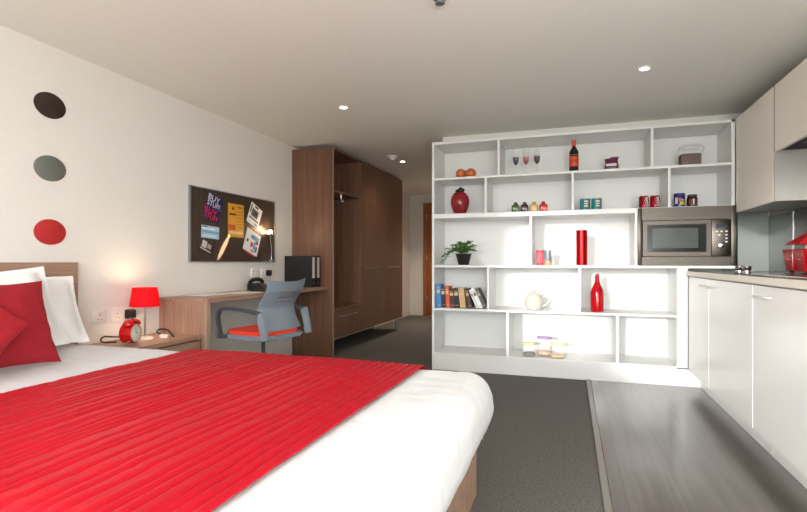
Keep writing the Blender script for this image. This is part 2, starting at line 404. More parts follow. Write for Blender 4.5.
obj('cap', LT([(.0165, .24), (.0175, .243), (.0175, .292), (.015, .295)], seg=24), flat('bottle cap red', 206, 66, 48), t)
t = thing('snack_bag', 'purple snack bag with white lettering band on the top shelf', 'snack bag', (.355, 4.87, TOP[0]), -.1)
bm = bmesh.new(); nx, nz = 14, 14; gr = {}
for sgn in (-1, 1):
    for i in range(nx+1):
        for k in range(nz+1):
            u = i/nx*2-1; w = k/nz
            th = .032*(1-abs(u)**4)**.5*(1-w**3)**.5*(.6+.4*w if w < .3 else 1)
            gr[sgn, i, k] = bm.verts.new((u*(.056+.004*math.sin(w*7)), sgn*th+.002*noise.noise(Vector((u*4, w*4, sgn))), w*.115+.008*u*w))
    for i in range(nx):
        for k in range(nz): bm.faces.new((gr[sgn, i, k], gr[sgn, i+1, k], gr[sgn, i+1, k+1], gr[sgn, i, k+1]))
bmesh.ops.remove_doubles(bm, verts=bm.verts, dist=.0008)
obj('pouch', bm, flat('purple bag', 92, 34, 58, .3), t)
obj('lettering_band', BX(-.043, .043, -.036, -.0335, .036, .058, bev=.001), flat('bag white print', 214, 196, 204), t)
obj('bag_top', BX(-.012, .06, -.009, .006, .104, .122, bev=.003), flat('lilac bag flap', 128, 98, 140, .35), t)
t = thing('storage_jar', 'clip-top glass storage jar half full of brown granules, top right shelf', 'jar', (.985, 4.89, TOP[0]))
obj('contents', BX(-.078, .078, -.06, .06, .004, .108, bev=.014), noisy('brown granules', srgb(66, 34, 24), srgb(92, 50, 36), .9, nscale=300, bump=.4), t)
obj('glass_body', BX(-.084, .084, -.066, .066, 0, .145, bev=.018), 'glass', t)
obj('lid', BX(-.076, .076, -.058, .058, .15, .19, bev=.012), 'glass', t)
obj('clip', TB(bez([(-.088, -.03, .12), (-.092, -.06, .15), (-.02, -.075, .168), (.02, -.075, .168), (.092, -.06, .15), (.088, -.03, .12)], 5), .0025, seg=6), 'alu', t)
# row 2
t = thing('apple_jar', 'large dark red apple-shaped jar with black stopper on left shelf', 'jar', (-1.035, 4.88, TOP[1]))
obj('jar_body', LT([(.05, 0), (.056, .004), (.074, .04), (.09, .09), (.093, .13), (.083, .175), (.06, .21), (.035, .222), (.02, .222)], seg=40), mat('dark red glaze', srgb(134, 28, 38), .2), t)
bm = bmesh.new()
for p, r_ in (((.008, 0, .243), .027), ((-.026, -.01, .232), .018), ((.03, .0, .238), .018)): bmesh.ops.create_uvsphere(bm, u_segments=16, v_segments=10, radius=r_, matrix=Matrix.Translation(p))
obj('stopper', bm, flat('black stopper', 22, 26, 24, .35), t)
for a in range(5): obj('foot', LT([(.011, 0), (.012, .004), (.012, .02)], seg=12, c=(.052*math.cos(a*1.257-.9), .052*math.sin(a*1.257-.9), 0)), flat('jar feet', 104, 22, 32, .3), t)
for x, c, n, cc in ((-.492, (74, 96, 44), 'green', (56, 76, 36)), (-.409, (58, 34, 44), 'dark purple', (44, 26, 34)), (-.323, (206, 166, 108), 'pale yellow', (190, 150, 96)), (-.237, (196, 40, 44), 'bright red', (160, 26, 30))):
    t = thing('spice_jar', n+' squat jar with knob lid in the row of four', 'jar', (x, 4.86, TOP[1]), 0, 'four coloured squat jars')
    obj('jar_body', BX(-.036, .036, -.036, .036, 0, .07, bev=.012, seg=3), flat(n+' jar', *c, .2), t)
    obj('lid', LT([(.022, .068), (.022, .078), (.015, .081), (.018, .093), (.008, .098)], seg=18), flat(n+' lid', *cc, .3), t)
for x, n in ((.13, 'teal labelled tin, left one of the pair on the second shelf'), (.228, 'teal labelled tin, right one of the pair on the second shelf')):
    t = thing('food_tin', n, 'tin', (x, 4.86, TOP[1]), 0, 'pair of teal tins')
    obj('can', LT([(.042, 0), (.0445, .002), (.0445, .006), (.043, .008), (.043, .1), (.0445, .102), (.0445, .106), (.04, .107), (.04, .104)], seg=32), 'alu', t)
    obj('paper_label', band(.0432, .009, .099, 0, 2*PI, seg=36), flat('teal tin label', 20, 138, 140), t)
    for z0, z1, c, w in ((.03, .085, (226, 214, 196), .45), (.044, .052, (70, 40, 30), .62), (.062, .07, (70, 44, 34), .62), (.032, .04, (196, 110, 50), .5)):
        obj('label_print', band(.0438+.0003*(w > .5), z0, z1, FA-w+.25, FA+w+.25), flat('tin print %d' % c[1], *c), t)
for x, n in ((.619, 'red and white drinks can, left of the pair beside the divider'), (.708, 'red and white drinks can, right of the pair beside the divider')):
    t = thing('drinks_can', n, 'drinks can', (x, 4.87, TOP[1]), 0, 'pair of red drinks cans')
    obj('can_body', LT([(.028, 0), (.033, .006), (.0405, .014), (.0405, .098), (.034, .11)], seg=32), mat('red can paint', srgb(150, 14, 26), .25, .4), t)
    obj('can_top', LT([(.034, .109), (.0345, .113), (.032, .114), (.031, .111)], seg=32), 'alu', t)
    bm = text_bm('Coca-Cola', .03); bmesh.ops.rotate(bm, verts=bm.verts, cent=(0, 0, 0), matrix=Matrix.Rotation(PI/2, 3, 'Z'))
    for v in bm.verts: v.co.y *= .62; v.co.x *= .9
    obj('lettering', wrap(bm, .0409, .056, FA+.25), flat('can white', 236, 232, 232), t)
    bm = bmesh.new()
    for k in range(25):
        w = k/24; xx = .017+.006*math.sin(w*2*PI); 
        a = [bm.verts.new((xx+s, .084*w-.042, q)) for s, q in ((-.004, 0), (.004, 0), (.004, .0006), (-.004, .0006))]
        if k:
            for j in range(4): bm.faces.new((pa[j], pa[(j+1) % 4], a[(j+1) % 4], a[j]))
        pa = a
    obj('wave_stripe', wrap(bm, .0409, .056, FA+.25), flat('can white', 236, 232, 232), t)
t = thing('spread_jar', 'blue labelled jar with blue lid and yellow print, on microwave top', 'jar', (.9, 4.87, TOP[1]))
obj('jar_body', LT([(.04, 0), (.044, .004), (.044, .088), (.04, .098)], seg=32), mat('jar navy', srgb(40, 46, 104), .25), t)
obj('lid', LT([(.043, .096), (.044, .098), (.044, .12), (.041, .122)], seg=32), flat('jar lid blue', 40, 44, 118), t)
for z0, z1, a0, a1, c in ((.02, .05, -.1, .9, (206, 190, 60)), (.055, .08, -.9, .3, (150, 70, 90)), (.03, .085, -1.0, -.5, (214, 210, 220)), (.058, .066, .1, .9, (224, 220, 226))):
    obj('label_print', band(.0442, z0, z1, FA+a0, FA+a1), flat('jar print %d' % c[0], *c), t)
t = thing('sauce_jar', 'dark brown sauce jar with pale label strip beside the blue jar', 'jar', (.998, 4.87, TOP[1]))
obj('jar_body', LT([(.036, 0), (.041, .004), (.041, .08), (.034, .092)], seg=32), mat('sauce dark', srgb(40, 20, 18), .15), t)
obj('lid', LT([(.036, .09), (.037, .092), (.037, .106), (.034, .108)], seg=32), flat('sauce lid', 60, 50, 44, .3), t)
obj('paper_label', band(.0412, .02, .07, FA-.9, FA+.9), flat('sauce label', 96, 40, 36), t)
obj('label_strip', band(.0418, .022, .068, FA-.05, FA+.2), flat('sauce strip', 214, 200, 190), t)
# row 3
t = thing('potted_plant', 'trailing green plant in a small black pot on left shelf', 'plant', (-1.0, 4.885, TOP[2]))
obj('pot', LT([(.048, 0), (.052, .003), (.076, .1), (.08, .104), (.08, .112), (.072, .112), (.07, .1)], seg=32), flat('black pot', 24, 22, 22, .4), t)
obj('soil', LT([(.071, .098), (.01, .104)], seg=24), flat('soil', 40, 30, 24, .95), t)
rg = random.Random(3); lv = bmesh.new(); st = bmesh.new()
def leaf(bm, p, d, L):
    d = d.normalized(); s = d.cross(Vector((0, 0, 1)));
    s = s.normalized() if s.length > .05 else Vector((1, 0, 0)); s = (s+Vector((0, 0, rg.uniform(-.5, .5)))).normalized(); n = d.cross(s)
    pr = [(0, 0), (.25, .36), (.55, .42), (.8, .26), (1, 0)]
    mid = [bm.verts.new(p+d*L*a+n*(.12*L*a*(1-a))-Vector((0, 0, .25*L*a*a))) for a, w in pr]
    l_ = [None]+[bm.verts.new(mid[i].co+s*L*pr[i][1]+n*.08*L) for i in (1, 2, 3)]
    r_ = [None]+[bm.verts.new(mid[i].co-s*L*pr[i][1]+n*.08*L) for i in (1, 2, 3)]
    for q in (l_, r_):
        bm.faces.new((mid[0], mid[1], q[1])); bm.faces.new((mid[1], mid[2], q[2], q[1])); bm.faces.new((mid[2], mid[3], q[3], q[2])); bm.faces.new((mid[3], mid[4], q[3]))
ends = [(-.2, -.05, .03), (-.19, -.03, .09), (-.15, -.06, .16), (-.09, -.05, .2), (-.03, -.04, .225), (.03, -.03, .215), (.08, -.04, .23), (.11, -.03, .19), (.1, .03, .15), (-.06, .04, .22), (.0, .05, .2), (.06, .0, .16), (-.1, .02, .14), (-.12, -.07, .12), (.02, -.07, .16)]
for e in ends:
    e = Vector(e); path = bez([(0, 0, .1), (e.x*.4, e.y*.5, max(.16, e.z*.9)), e], 7)
    tube(st, path, .002, seg=5)
    for q in path[3:]:
        for k in range(2 if q is not path[-1] else 3):
            leaf(lv, q, Vector((rg.uniform(-1, 1)+e.x*3, rg.uniform(-1, .6), rg.uniform(-.3, .6))), rg.uniform(.026, .042))
obj('stem', st, flat('stem green', 60, 84, 40), t)
o = obj('leaves', lv, 'green', t)
t = thing('tumbler', 'red striped tumbler on the middle shelf, left of the grey one', 'tumbler', (-.268, 4.87, TOP[2]), 0, 'pair of patterned tumblers')
obj('cup', LT([(.028, 0), (.03, .002), (.035, .138), (.033, .138), (.028, .006)], seg=28, cap1=True), mat('red tumbler', srgb(206, 44, 60), .2), t)
for a, w in ((-.9, .12), (-.3, .1), (.5, .14)): obj('stripe', band(.0318, .02, .12, FA+a, FA+a+w, .003), flat('tumbler stripe', 226, 170, 176, .3), t)
t = thing('tumbler', 'silver grey tumbler with orange foot beside the red tumbler', 'tumbler', (-.196, 4.875, TOP[2]), 0, 'pair of patterned tumblers')
obj('cup', LT([(.028, .03), (.03, .034), (.034, .142), (.032, .142), (.027, .04)], seg=28), mat('grey tumbler', srgb(150, 156, 160), .2, .3), t)
obj('foot', LT([(.028, 0), (.029, .002), (.03, .045), (.028, .048)], seg=28), flat('tumbler orange', 232, 150, 90, .3), t)
for a, w in ((-1.0, .2), (-.2, .14), (.45, .2)): obj('stripe', band(.0315, .05, .13, FA+a, FA+a+w, .003), flat('tumbler grey stripe', 92, 98, 102, .3), t)
t = thing('vase', 'tall metallic red cylinder vase on the middle shelf', 'vase', (.102, 4.87, TOP[2]))
obj('cylinder', LT([(.046, 0), (.049, .003), (.049, .318), (.046, .32), (.044, .316), (.044, .012)], seg=48), 'redmetal', t)
# row 4: books leaning to the left
books = [(-1.2335, .046, .228, (60, 128, 196), 'bright blue book at the left end of the row', -2),
         (-1.187, .04, .208, (38, 36, 52), 'dark navy book between the blue and orange books', -3),
         (-1.143, .038, .212, (206, 84, 44), 'orange spined book third from the left', -4),
         (-1.098, .044, .188, (78, 28, 34), 'dark maroon book right of the orange one', -4),
         (-1.049, .046, .192, (26, 24, 26), 'black book with small gilt bands beside the tan book', -4),
         (-.994, .056, .194, (196, 160, 116), 'tan hardback book in the middle of the row', -6),
         (-.93, .036, .19, (70, 48, 38), 'brown book just right of the tan hardback', -14),
         (-.878, .022, .19, (226, 222, 220), 'thin pale book in front of the leaning white one', -24),
         (-.845, .034, .205, (242, 242, 240), 'thick white book leaning steeply near the row end', -25),
         (-.802, .032, .205, (96, 88, 84), 'grey brown book leaning last at the right end', -26)]
def book(x, w, h, c, lab, ang, y=4.80, d=.15):
    t = thing('book', lab, 'book', (x, y, TOP[3]+.001), 0, 'row of books on the shelf')
    t.rotation_euler = (0, R(ang), 0)
    cm = flat('book cover %d %d %d' % c, *c, .5)
    bm = bmesh.new()
    box(bm, 0, .003, 0, d, 0, h); box(bm, w-.003, w, 0, d, 0, h); box(bm, 0.003, w-.003, 0, .003, 0, h)
    obj('cover', bm, cm, t, smooth=False)
    obj('pages', BX(0.003, w-.003, .003, d-.004, .003, h-.003), 'paper', t, smooth=False)
    lum = sum(c)/3
    pc = (60, 50, 48) if lum > 170 else (200, 176, 130)
    for f_ in ((.12, .14), (.62, .78), (.84, .86)): obj('spine_print', BX(.006, w-.006, -.0008, 0, h*f_[0], h*f_[1]), flat('spine print %d' % pc[0], *pc), t, smooth=False)
xn = XA+.03; pa = 0
for i, b_ in enumerate(books):
    an = -b_[5]
    if i: xn += books[i-1][1]/math.cos(R(pa))+min(b_[2], books[i-1][2])*math.cos(R(pa))*(math.tan(R(an))-math.tan(R(pa)))+.0015
    else: xn += b_[2]*math.sin(R(an))
    book(xn, *b_[1:]); pa = an
t = thing('teapot', 'white ceramic teapot on the bright middle shelf', 'teapot', (-.325, 4.9, TOP[3]))
obj('body', LT([(.06, 0), (.066, .003), (.082, .05), (.084, .085), (.074, .12), (.05, .148), (.045, .15)], seg=40), 'ceramic', t)
obj('lid', LT([(.05, .148), (.046, .154), (.03, .165), (.012, .169), (.008, .171), (.014, .178), (.014, .184), (.006, .188)], seg=32), 'ceramic', t)
obj('spout', TB(bez([(-.07, 0, .035), (-.1, 0, .075), (-.112, 0, .11), (-.13, 0, .135)], 6), .012, seg=14, radii=None), 'ceramic', t)
obj('handle', TB(bez([(.07, 0, .115), (.11, 0, .125), (.132, 0, .095), (.118, 0, .055), (.076, 0, .035)], 6), .008, seg=12), 'ceramic', t)
obj('emblem', band(.0845, .09, .1, FA-.1, FA+.12, .0012), flat('teapot mark', 120, 116, 112), t)
t = thing('swing_top_bottle', 'tall red swing-top glass bottle on the shelf right of the teapot', 'bottle', (.234, 4.87, TOP[3]))
obj('glass_body', LT([(.05, 0), (.056, .004), (.057, .17), (.05, .2), (.03, .245), (.019, .275), (.017, .305), (.02, .308), (.02, .318)], seg=36), 'redglass', t)
obj('stopper', LT([(.014, .318), (.017, .321), (.017, .334), (.01, .342)], seg=20), flat('bottle stopper', 206, 60, 54, .3), t)
obj('wire_bail', TB(bez([(-.02, 0, .28), (-.028, -.004, .3), (-.024, -.006, .33), (0, -.006, .348), (.024, -.006, .33), (.028, -.004, .3), (.02, 0, .28)], 5), .0022, seg=6), 'alu', t)
# row 5
for x, y, r_, h, lc, cc, n, a, fill in ((-.366, 4.84, .062, .115, (196, 204, 130), (80, 74, 72), 'small glass jar with yellow green lid and dark contents', 0, .03),
                        (-.232, 4.93, .072, .165, (150, 120, 170), (232, 168, 128), 'taller glass jar with purple lid and orange contents', 0, .035),
                        (-.108, 4.84, .068, .12, (234, 214, 164), (238, 190, 130), 'small glass jar with pale yellow lid and apricot contents', 0, .028)):
    t = thing('lidded_jar', n, 'jar', (x, y, TOP[4]), 0, 'lidded glass jars on the bottom shelf')
    obj('glass_body', LT([(r_-.006, 0), (r_, .005), (r_, h-.02), (r_-.006, h-.008), (r_-.009, h-.008), (r_-.004, h-.02), (r_-.004, .008), (r_-.01, .006)], seg=32), 'glass', t)
    obj('contents', LT([(r_-.012, .009), (r_-.006, .012), (r_-.006, fill), (r_-.02, fill+.006)], seg=28), noisy('jar contents '+n[:5], srgb(*cc), srgb(*[min(255, q+25) for q in cc]), .8, nscale=80, bump=.4), t)
    obj('lid', LT([(r_-.004, h-.008), (r_, h-.006), (r_, h+.006), (r_-.006, h+.012)], seg=32), flat('jar lid %d' % lc[0], *lc, .35), t)

# ------------------------------------------------------------------ kitchen
ks = [(4.103, 4.745, 'white gloss base cabinet next to the shelving wall', -.26), (3.192, 4.097, 'white gloss base cabinet in the middle under the hob knobs', .3), (2.28, 3.186, 'white gloss base cabinet nearest the camera', .3), (1.4, 2.274, 'white gloss base cabinet at the right edge behind the view', .3)]
for i, (y0, y1, lab, hy) in enumerate(ks[:3]):
    t = thing('base_cabinet', lab, 'kitchen cabinet', (1.3, (y0+y1)/2, 0), 0, 'white base cabinets under the worktop')
    obj('carcass', BX(.965, 1.66, y0, y1, .15, .943), 'white', t, smooth=False, world=True)
    d_ = obj('door', BX(.945, .964, y0+.003, y1-.003, .152, .936, bev=.0015, seg=1), 'gloss', t, smooth=False, world=True)
    obj('plinth', BX(1.04, 1.06, y0, y1+(.018 if i == 0 else 0), .008, .15), 'gloss', t, smooth=False, world=True)
    hc = y1-.16 if i else y0+.1
    hp = bez([(.946, hc-.1, .88), (.925, hc-.09, .882), (.918, hc, .883), (.925, hc+.09, .882), (.946, hc+.1, .88)], 6)
    bm = TB(hp, .0055, seg=8)
    bmesh.ops.translate(bm, verts=bm.verts, vec=-t.location); obj('handle', bm, 'white', d_)
t = thing('worktop', 'dark grey kitchen worktop with pale front edge', 'worktop', (1.3, 3.7, .945))
obj('slab', BX(.945, 1.668, 2.0, 4.745, .945, .981), 'worktop', t, smooth=False, world=True)
obj('front_edge', BX(.928, .945, 2.0, 4.745, .945, .982, bev=.002), 'edge', t, smooth=False, world=True)
obj('upstand', BX(1.3, 1.668, 4.747, 5.19, .945, .981), 'white', t, smooth=False, world=True)
t = thing('hob', 'black glass hob with steel rim set in the worktop', 'hob', (1.25, 3.1, .982))
obj('glass_plate', BX(1.03, 1.56, 2.45, 3.78, .982, .987, bev=.001), 'hob', t, smooth=False, world=True)
bm = bmesh.new(); box(bm, 1.012, 1.03, 2.45, 3.56, .982, .991, bev=.002)
obj('steel_rim', bm, 'chrome', t, world=True)
for y in (3.65, 3.79):
    bm = LT([(.021, 0), (.022, .004), (.02, .02), (.024, .026), (.026, .046), (.022, .05)], seg=24); bmesh.ops.translate(bm, verts=bm.verts, vec=(1.05, y-.0, .986))
    obj('knob', bm, 'chrome', t, world=True)
for y, r_ in ((2.75, .1), (3.2, .08)):
    bm = LT([(r_, 0), (r_, .0006), (r_-.003, .0006), (r_-.003, 0)], seg=40, cap0=False, cap1=False); bmesh.ops.translate(bm, verts=bm.verts, vec=(1.3, y, .9872))
    obj('cooking_ring', bm, flat('ring mark', 120, 116, 112), t, world=True)
tag(obj('splashback', BX(1.66, 1.669, 2.2, 4.68, .982, 1.8), 'splash', smooth=False), 'grey glass splashback on the wall behind the hob', 'splashback')
tag(obj('wall_panel', BX(1.302, 1.655, 5.185, 5.198, .982, 1.6), flat('pale grey green panel', 148, 153, 146, .25), smooth=False), 'pale grey green wall panel in the corner behind the worktop', 'wall panel', 'pale corner panels')
tag(obj('wall_panel', BX(1.657, 1.669, 4.71, 5.184, .982, 1.46), M['f_pale grey green panel'], smooth=False), 'narrow pale panel between the corner and the grey splashback', 'wall panel', 'pale corner panels')
tag(obj('splashback_trim', BX(1.655, 1.669, 4.68, 4.70, .982, 1.46), 'alu', smooth=False), 'bright metal edge strip at the end of the grey splashback', 'trim strip')
t = thing('wall_cabinet', 'tall cream wall cabinet next to the shelving wall', 'kitchen cabinet', (1.48, 4.35, 1.465), 0, 'cream wall cabinets')
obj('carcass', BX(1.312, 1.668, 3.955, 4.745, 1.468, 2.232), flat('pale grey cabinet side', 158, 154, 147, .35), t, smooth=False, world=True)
obj('door', BX(1.29, 1.311, 3.957, 4.745, 1.465, 2.234, bev=.0015, seg=1), 'cream', t, smooth=False, world=True)
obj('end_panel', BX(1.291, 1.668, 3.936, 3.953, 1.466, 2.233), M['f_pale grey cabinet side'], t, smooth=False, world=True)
t = thing('wall_cabinet', 'shorter cream wall cabinet above the hob at the right edge', 'kitchen cabinet', (1.48, 3.4, 1.79), 0, 'cream wall cabinets')
obj('carcass', BX(1.312, 1.668, 2.8, 3.93, 1.83, 2.232), 'white', t, smooth=False, world=True)
obj('door', BX(1.29, 1.311, 2.8, 3.93, 1.79, 2.234, bev=.0015, seg=1), 'cream', t, smooth=False, world=True)
t = thing('extractor_hood', 'dark extractor hood under the short wall cabinet', 'extractor hood', (1.49, 3.3, 1.79))
obj('casing', BX(1.318, 1.66, 2.85, 3.9, 1.795, 1.829, bev=.003), 'dark', t, world=True)
obj('filter', BX(1.34, 1.63, 2.9, 3.66, 1.787, 1.795), 'steel', t, world=True)
# red canister on the worktop
t = thing('canister', 'red square canister with pointed lid on the worktop by the splashback', 'canister', (1.5, 3.91, .988))
bm = bmesh.new(); rings = []
for z, k in ((.012, .86), (.016, .88), (.148, 1), (.156, 1), (.156, .9)):
    rings.append([bm.verts.new((sx*.12*k, sy*.17*k, z)) for sx, sy in ((-1, -1), (1, -1), (1, 1), (-1, 1))])
for a, b in zip(rings, rings[1:]):
    for i in range(4): bm.faces.new((a[i], a[(i+1) % 4], b[(i+1) % 4], b[i]))
bm.faces.new(rings[0][::-1]); bm.faces.new(rings[-1])
es = [e for e in bm.edges if abs(e.verts[0].co.z-e.verts[1].co.z) > .05]
bmesh.ops.bevel(bm, geom=es, offset=.012, segments=3, affect='EDGES')
obj('body', bm, mat('deep red gloss', srgb(164, 10, 16), .2), t)
bm = bmesh.new(); box(bm, -.122, -.104, -.004, .004, .02, .15, bev=.003)
obj('moulded_rib', bm, mat('deep red', srgb(140, 8, 14), .25), t)
for s in (-.07, .07):
    obj('emblem', BX(-.1185, -.105, s-.03, s+.03, .085, .093, bev=.003), flat('embossed pale red', 216, 96, 92, .3), t)
for fx, fy in ((-.08, -.12), (.08, -.12), (.08, .12), (-.08, .12)): obj('foot', LT([(.012, 0), (.014, .014)], seg=12, c=(fx, fy, 0)), 'dark', t)
obj('neck', LT([(.05, .156), (.05, .2), (.045, .202)], seg=24), 'plastic', t)
bm = bmesh.new(); rings = []
for z, k in ((.186, 1.0), (.192, 1.02), (.25, .42), (.285, .1), (.29, .03)):
    rings.append([bm.verts.new((math.cos(PI/4+i*PI/2)*.165*k, math.sin(PI/4+i*PI/2)*.165*k, z)) for i in range(4)])
for a, b in zip(rings, rings[1:]):
    for i in range(4): bm.faces.new((a[i], a[(i+1) % 4], b[(i+1) % 4], b[i]))
bm.faces.new(rings[0][::-1]); bm.faces.new(rings[-1])
obj('lid', bm, mat('canister lid red', srgb(184, 14, 20), .25), t, smooth=False)

# ------------------------------------------------------------------ bed
bed = thing('bed', 'double bed with wooden base and tall grey brown headboard', 'bed', (-1.7, 1.45, 0))
B_ = lambda n, bm, m, p=None, **k: obj(n, bm, m, p or bed, world=True, **k)
B_('headboard', BX(-3.028, -2.99, .5, 2.38, .02, 1.058, bev=.002), 'woodY', smooth=False)
B_('base', BX(-2.985, -.392, .68, 2.2, .03, .34, bev=.003), 'woodX', smooth=False)
B_('mattress', BX(-2.98, -.43, .72, 2.17, .34, .515, bev=.05, seg=4), 'linen')
for x, y in ((-.42, 2.17), (-.42, .72), (-2.9, 2.17), (-2.9, .72)):
    B_('foot', LT([(.016, 0), (.018, .01), (.014, .03)], seg=14, c=(x, y, .0)), 'chrome')
BX0, BX1, BY0, BY1, BT, RR = -2.975, -.322, .585, 2.285, .572, .115
def drape(x, y, off, hem):
    ex = max(x-(BX1-RR), 0); ey = max(y-(BY1-RR), 0)-max((BY0+RR)-y, 0)
    d = math.hypot(ex, ey)
    ix = min(x, BX1-RR); iy = min(max(y, BY0+RR), BY1-RR)
    if d < 1e-6: nx_ = ny_ = 0
    else: nx_, ny_ = ex/d, ey/d
    dm = RR*PI/2+(BT-RR-hem); d = min(d, dm)
    th = min(d/RR, PI/2); z = BT-RR*(1-math.cos(th))-max(d-RR*PI/2, 0); rad = RR*math.sin(th)
    dn = max(d-RR*PI/2, 0)
    rad += .012*math.sin(min(dn/.2, 1)*PI*.6)-.055*(min(1, max(0, dn-.03)/.13))**1.4
    N = Vector((nx_*math.sin(th), ny_*math.sin(th), math.cos(th)))
    return Vector((ix+nx_*rad, iy+ny_*rad, z))+N*off, N
def wr(p):
    a = noise.noise(Vector((p.x*2.2, p.y*2.2, p.z*2.2)))*.007
    b = noise.noise(Vector((p.x*8+p.y*5, p.y*6, p.z*9+3)))*.0016
    c = abs(noise.noise(Vector((p.x*4-p.y*4, p.y*8+p.x*3, p.z*6+7))))
    return a+b-.0025*(1-min(c*6, 1))
def cloth(name, x0, x1, y0, y1, nx, ny, fn, hem, thick, m):
    bm = bmesh.new(); g = []
    for i in range(nx+1):
        row = []
        for j in range(ny+1):
            x = x0+(x1-x0)*i/nx; y = y0+(y1-y0)*j/ny
            p, N = drape(x, y, 0, hem(x, y)); row.append(bm.verts.new(p+N*fn(x, y, p)))
        g.append(row)
    for i in range(nx):
        for j in range(ny): bm.faces.new((g[i][j], g[i+1][j], g[i+1][j+1], g[i][j+1]))
    bmesh.ops.remove_doubles(bm, verts=bm.verts, dist=.0015)
    o = obj(name, bm, m)
    if o.data.polygons[len(o.data.polygons)//2].normal.z < 0: o.data.flip_normals()
    s = o.modifiers.new('thickness', 'SOLIDIFY'); s.thickness = thick; s.offset = -1
    return o
e = .42
du = cloth('duvet', BX0, BX1+e-RR, BY0-e+RR, BY1+e-RR, 170, 130, lambda x, y, p: .004+wr(p), lambda x, y: .30, .02, noisy('duvet cotton', srgb(214, 214, 217), srgb(220, 220, 223), .8, scale=(1, 2, 1), nscale=6, bump=.25, bscale=8, bdist=.009))
tag(du, 'plump white duvet spread over the bed', 'duvet')
rgs = random.Random(8)
lines = []; xx = -1.95
while xx < -.6:
    xx += rgs.choice((.02, .028, .036, .044, .055, .032)); lines.append((xx, rgs.uniform(.5, 1.3)))
def quilt(x, y, p):
    xw = x+.0025*noise.noise(Vector((x*2, y*3, 0)))+.0012*noise.noise(Vector((x*9, y*9, 4)))
    h = .0165+wr(p)
    dmin = min(abs(xw-l[0]) for l in lines)
    h += .0115*min(1, dmin/.012)**.75-.006
    h += .0010*noise.noise(Vector((x*30, y*5, 2)))+.0005*noise.noise(Vector((x*60, y*22, 5)))
    yy = abs(((y-.62) % .4)-.2); h -= .003*max(0, 1-abs(yy-.2)/.012)
    edge = min(x+1.925, -.635-x); h -= .004*max(0, 1-edge/.015)
    return h
ru = cloth('bed_runner', -1.925, -.635, BY0-e+RR-.02, BY1+e-RR+.02, 330, 110, quilt, lambda x, y: .29, .004, M['runner'])
tag(ru, 'red pleated satin bed runner laid across the white duvet', 'bed runner')

def pillow_bm(w, h, t, flange=0, pinch=.06, seed=0, n=26):
    bm = bmesh.new(); g = {}
    for s in (-1, 1):
        for i in range(n+1):
            for j in range(n+1):
                u = i/n*2-1; v = j/n*2-1
                au = min(abs(u)/(1-flange), 1); av = min(abs(v)/(1-flange), 1)
                th = t*.5*((1-au**2.6)**.62)*((1-av**2.6)**.62)
                k = 1-pinch*(1-abs(v)**2)*abs(u)**2 if True else 1
                k2 = 1-pinch*(1-abs(u)**2)*abs(v)**2
                wob = noise.noise(Vector((u*2.2+seed, v*2.2, s*1.0)))*.016*(1-au**4)*(1-av**4)
                fl = .006*noise.noise(Vector((u*4+seed, v*4, 3)))
                g[s, i, j] = bm.verts.new((u*w/2*k, v*h/2*k2, s*max(th, .0022)+wob+fl))
        for i in range(n):
            for j in range(n): bm.faces.new((g[s, i, j], g[s, i+1, j], g[s, i+1, j+1], g[s, i, j+1]))
    for i in range(n):
        for a, b in (((i, 0), (i+1, 0)), ((i, n), (i+1, n)), ((0, i), (0, i+1)), ((n, i), (n, i+1))):
            bm.faces.new((g[-1, a[0], a[1]], g[-1, b[0], b[1]], g[1, b[0], b[1]], g[1, a[0], a[1]]))
    return bm
def place(o, c, tilt, spin=0, turn=0):
    """stand a pillow: local x -> room Y, local y -> up, local z -> room +X; lean back by tilt"""
    A = Matrix(((0, 0, 1), (1, 0, 0), (0, 1, 0))).to_4x4()
    o.matrix_world = Matrix.Translation(c) @ Matrix.Rotation(turn, 4, 'Z') @ Matrix.Rotation(-tilt, 4, 'Y') @ A @ Matrix.Rotation(spin, 4, 'Z')
def pil(name, lab, cat, grp, c, w, h, t, tilt, m, spin=0, turn=0, fl=0, pinch=.06, seed=0):
    o = obj(name, pillow_bm(w, h, t, fl, pinch, seed), m); tag(o, lab, cat, grp); place(o, c, tilt, spin, turn)
pil('pillow', 'white pillow standing at the far side of the headboard', 'pillow', 'white pillows against the headboard', (-2.785, 1.885, .795), .66, .42, .15, R(24), 'linen', fl=.07, spin=R(-2), seed=1, turn=R(-4))
pil('pillow', 'white pillow behind the larger red cushion', 'pillow', 'white pillows against the headboard', (-2.61, 1.62, .808), .68, .44, .14, R(20), 'linen', fl=.07, spin=R(4), seed=5)
pil('cushion', 'larger dark red cushion leaning on the white pillows', 'cushion', 'red cushions on the bed', (-2.38, 1.52, .78), .47, .41, .14, R(20), 'redfab', pinch=.09, spin=R(-1), seed=12)
pil('cushion', 'smaller red cushion turned on its corner at the left edge', 'cushion', 'red cushions on the bed', (-2.22, 1.285, .805), .36, .36, .12, R(28), 'redfab2', pinch=.09, spin=R(42), seed=17)

# ------------------------------------------------------------------ bedside
bt = thing('bedside_table', 'wooden bedside table with drawer between bed and desk', 'bedside table', (-2.81, 2.73, 0))
K_ = lambda n, bm, m, p=None, **k: obj(n, bm, m, p or bt, world=True, smooth=False, **k)
K_('top', BX(-3.028, -2.61, 2.42, 3.07, .485, .515, bev=.002), 'woodY')
for y in (2.42, 3.05): K_('side_panel', BX(-3.02, -2.63, y, y+.02, 0, .485), 'wood')
K_('back_panel', BX(-3.02, -3.0, 2.44, 3.05, .06, .485), 'wood')
dd = K_('drawer', BX(-2.99, -2.613, 2.443, 3.047, .28, .477, bev=.002), 'woodY')
obj('drawer_handle', TB([(-2.61+2.81, -.07, .385), (-2.595+2.81, -.06, .385), (-2.595+2.81, .06, .385), (-2.61+2.81, .07, .385)], .005), 'alu', dd)
K_('bottom_shelf', BX(-3.0, -2.62, 2.44, 3.05, .06, .08), 'wood')
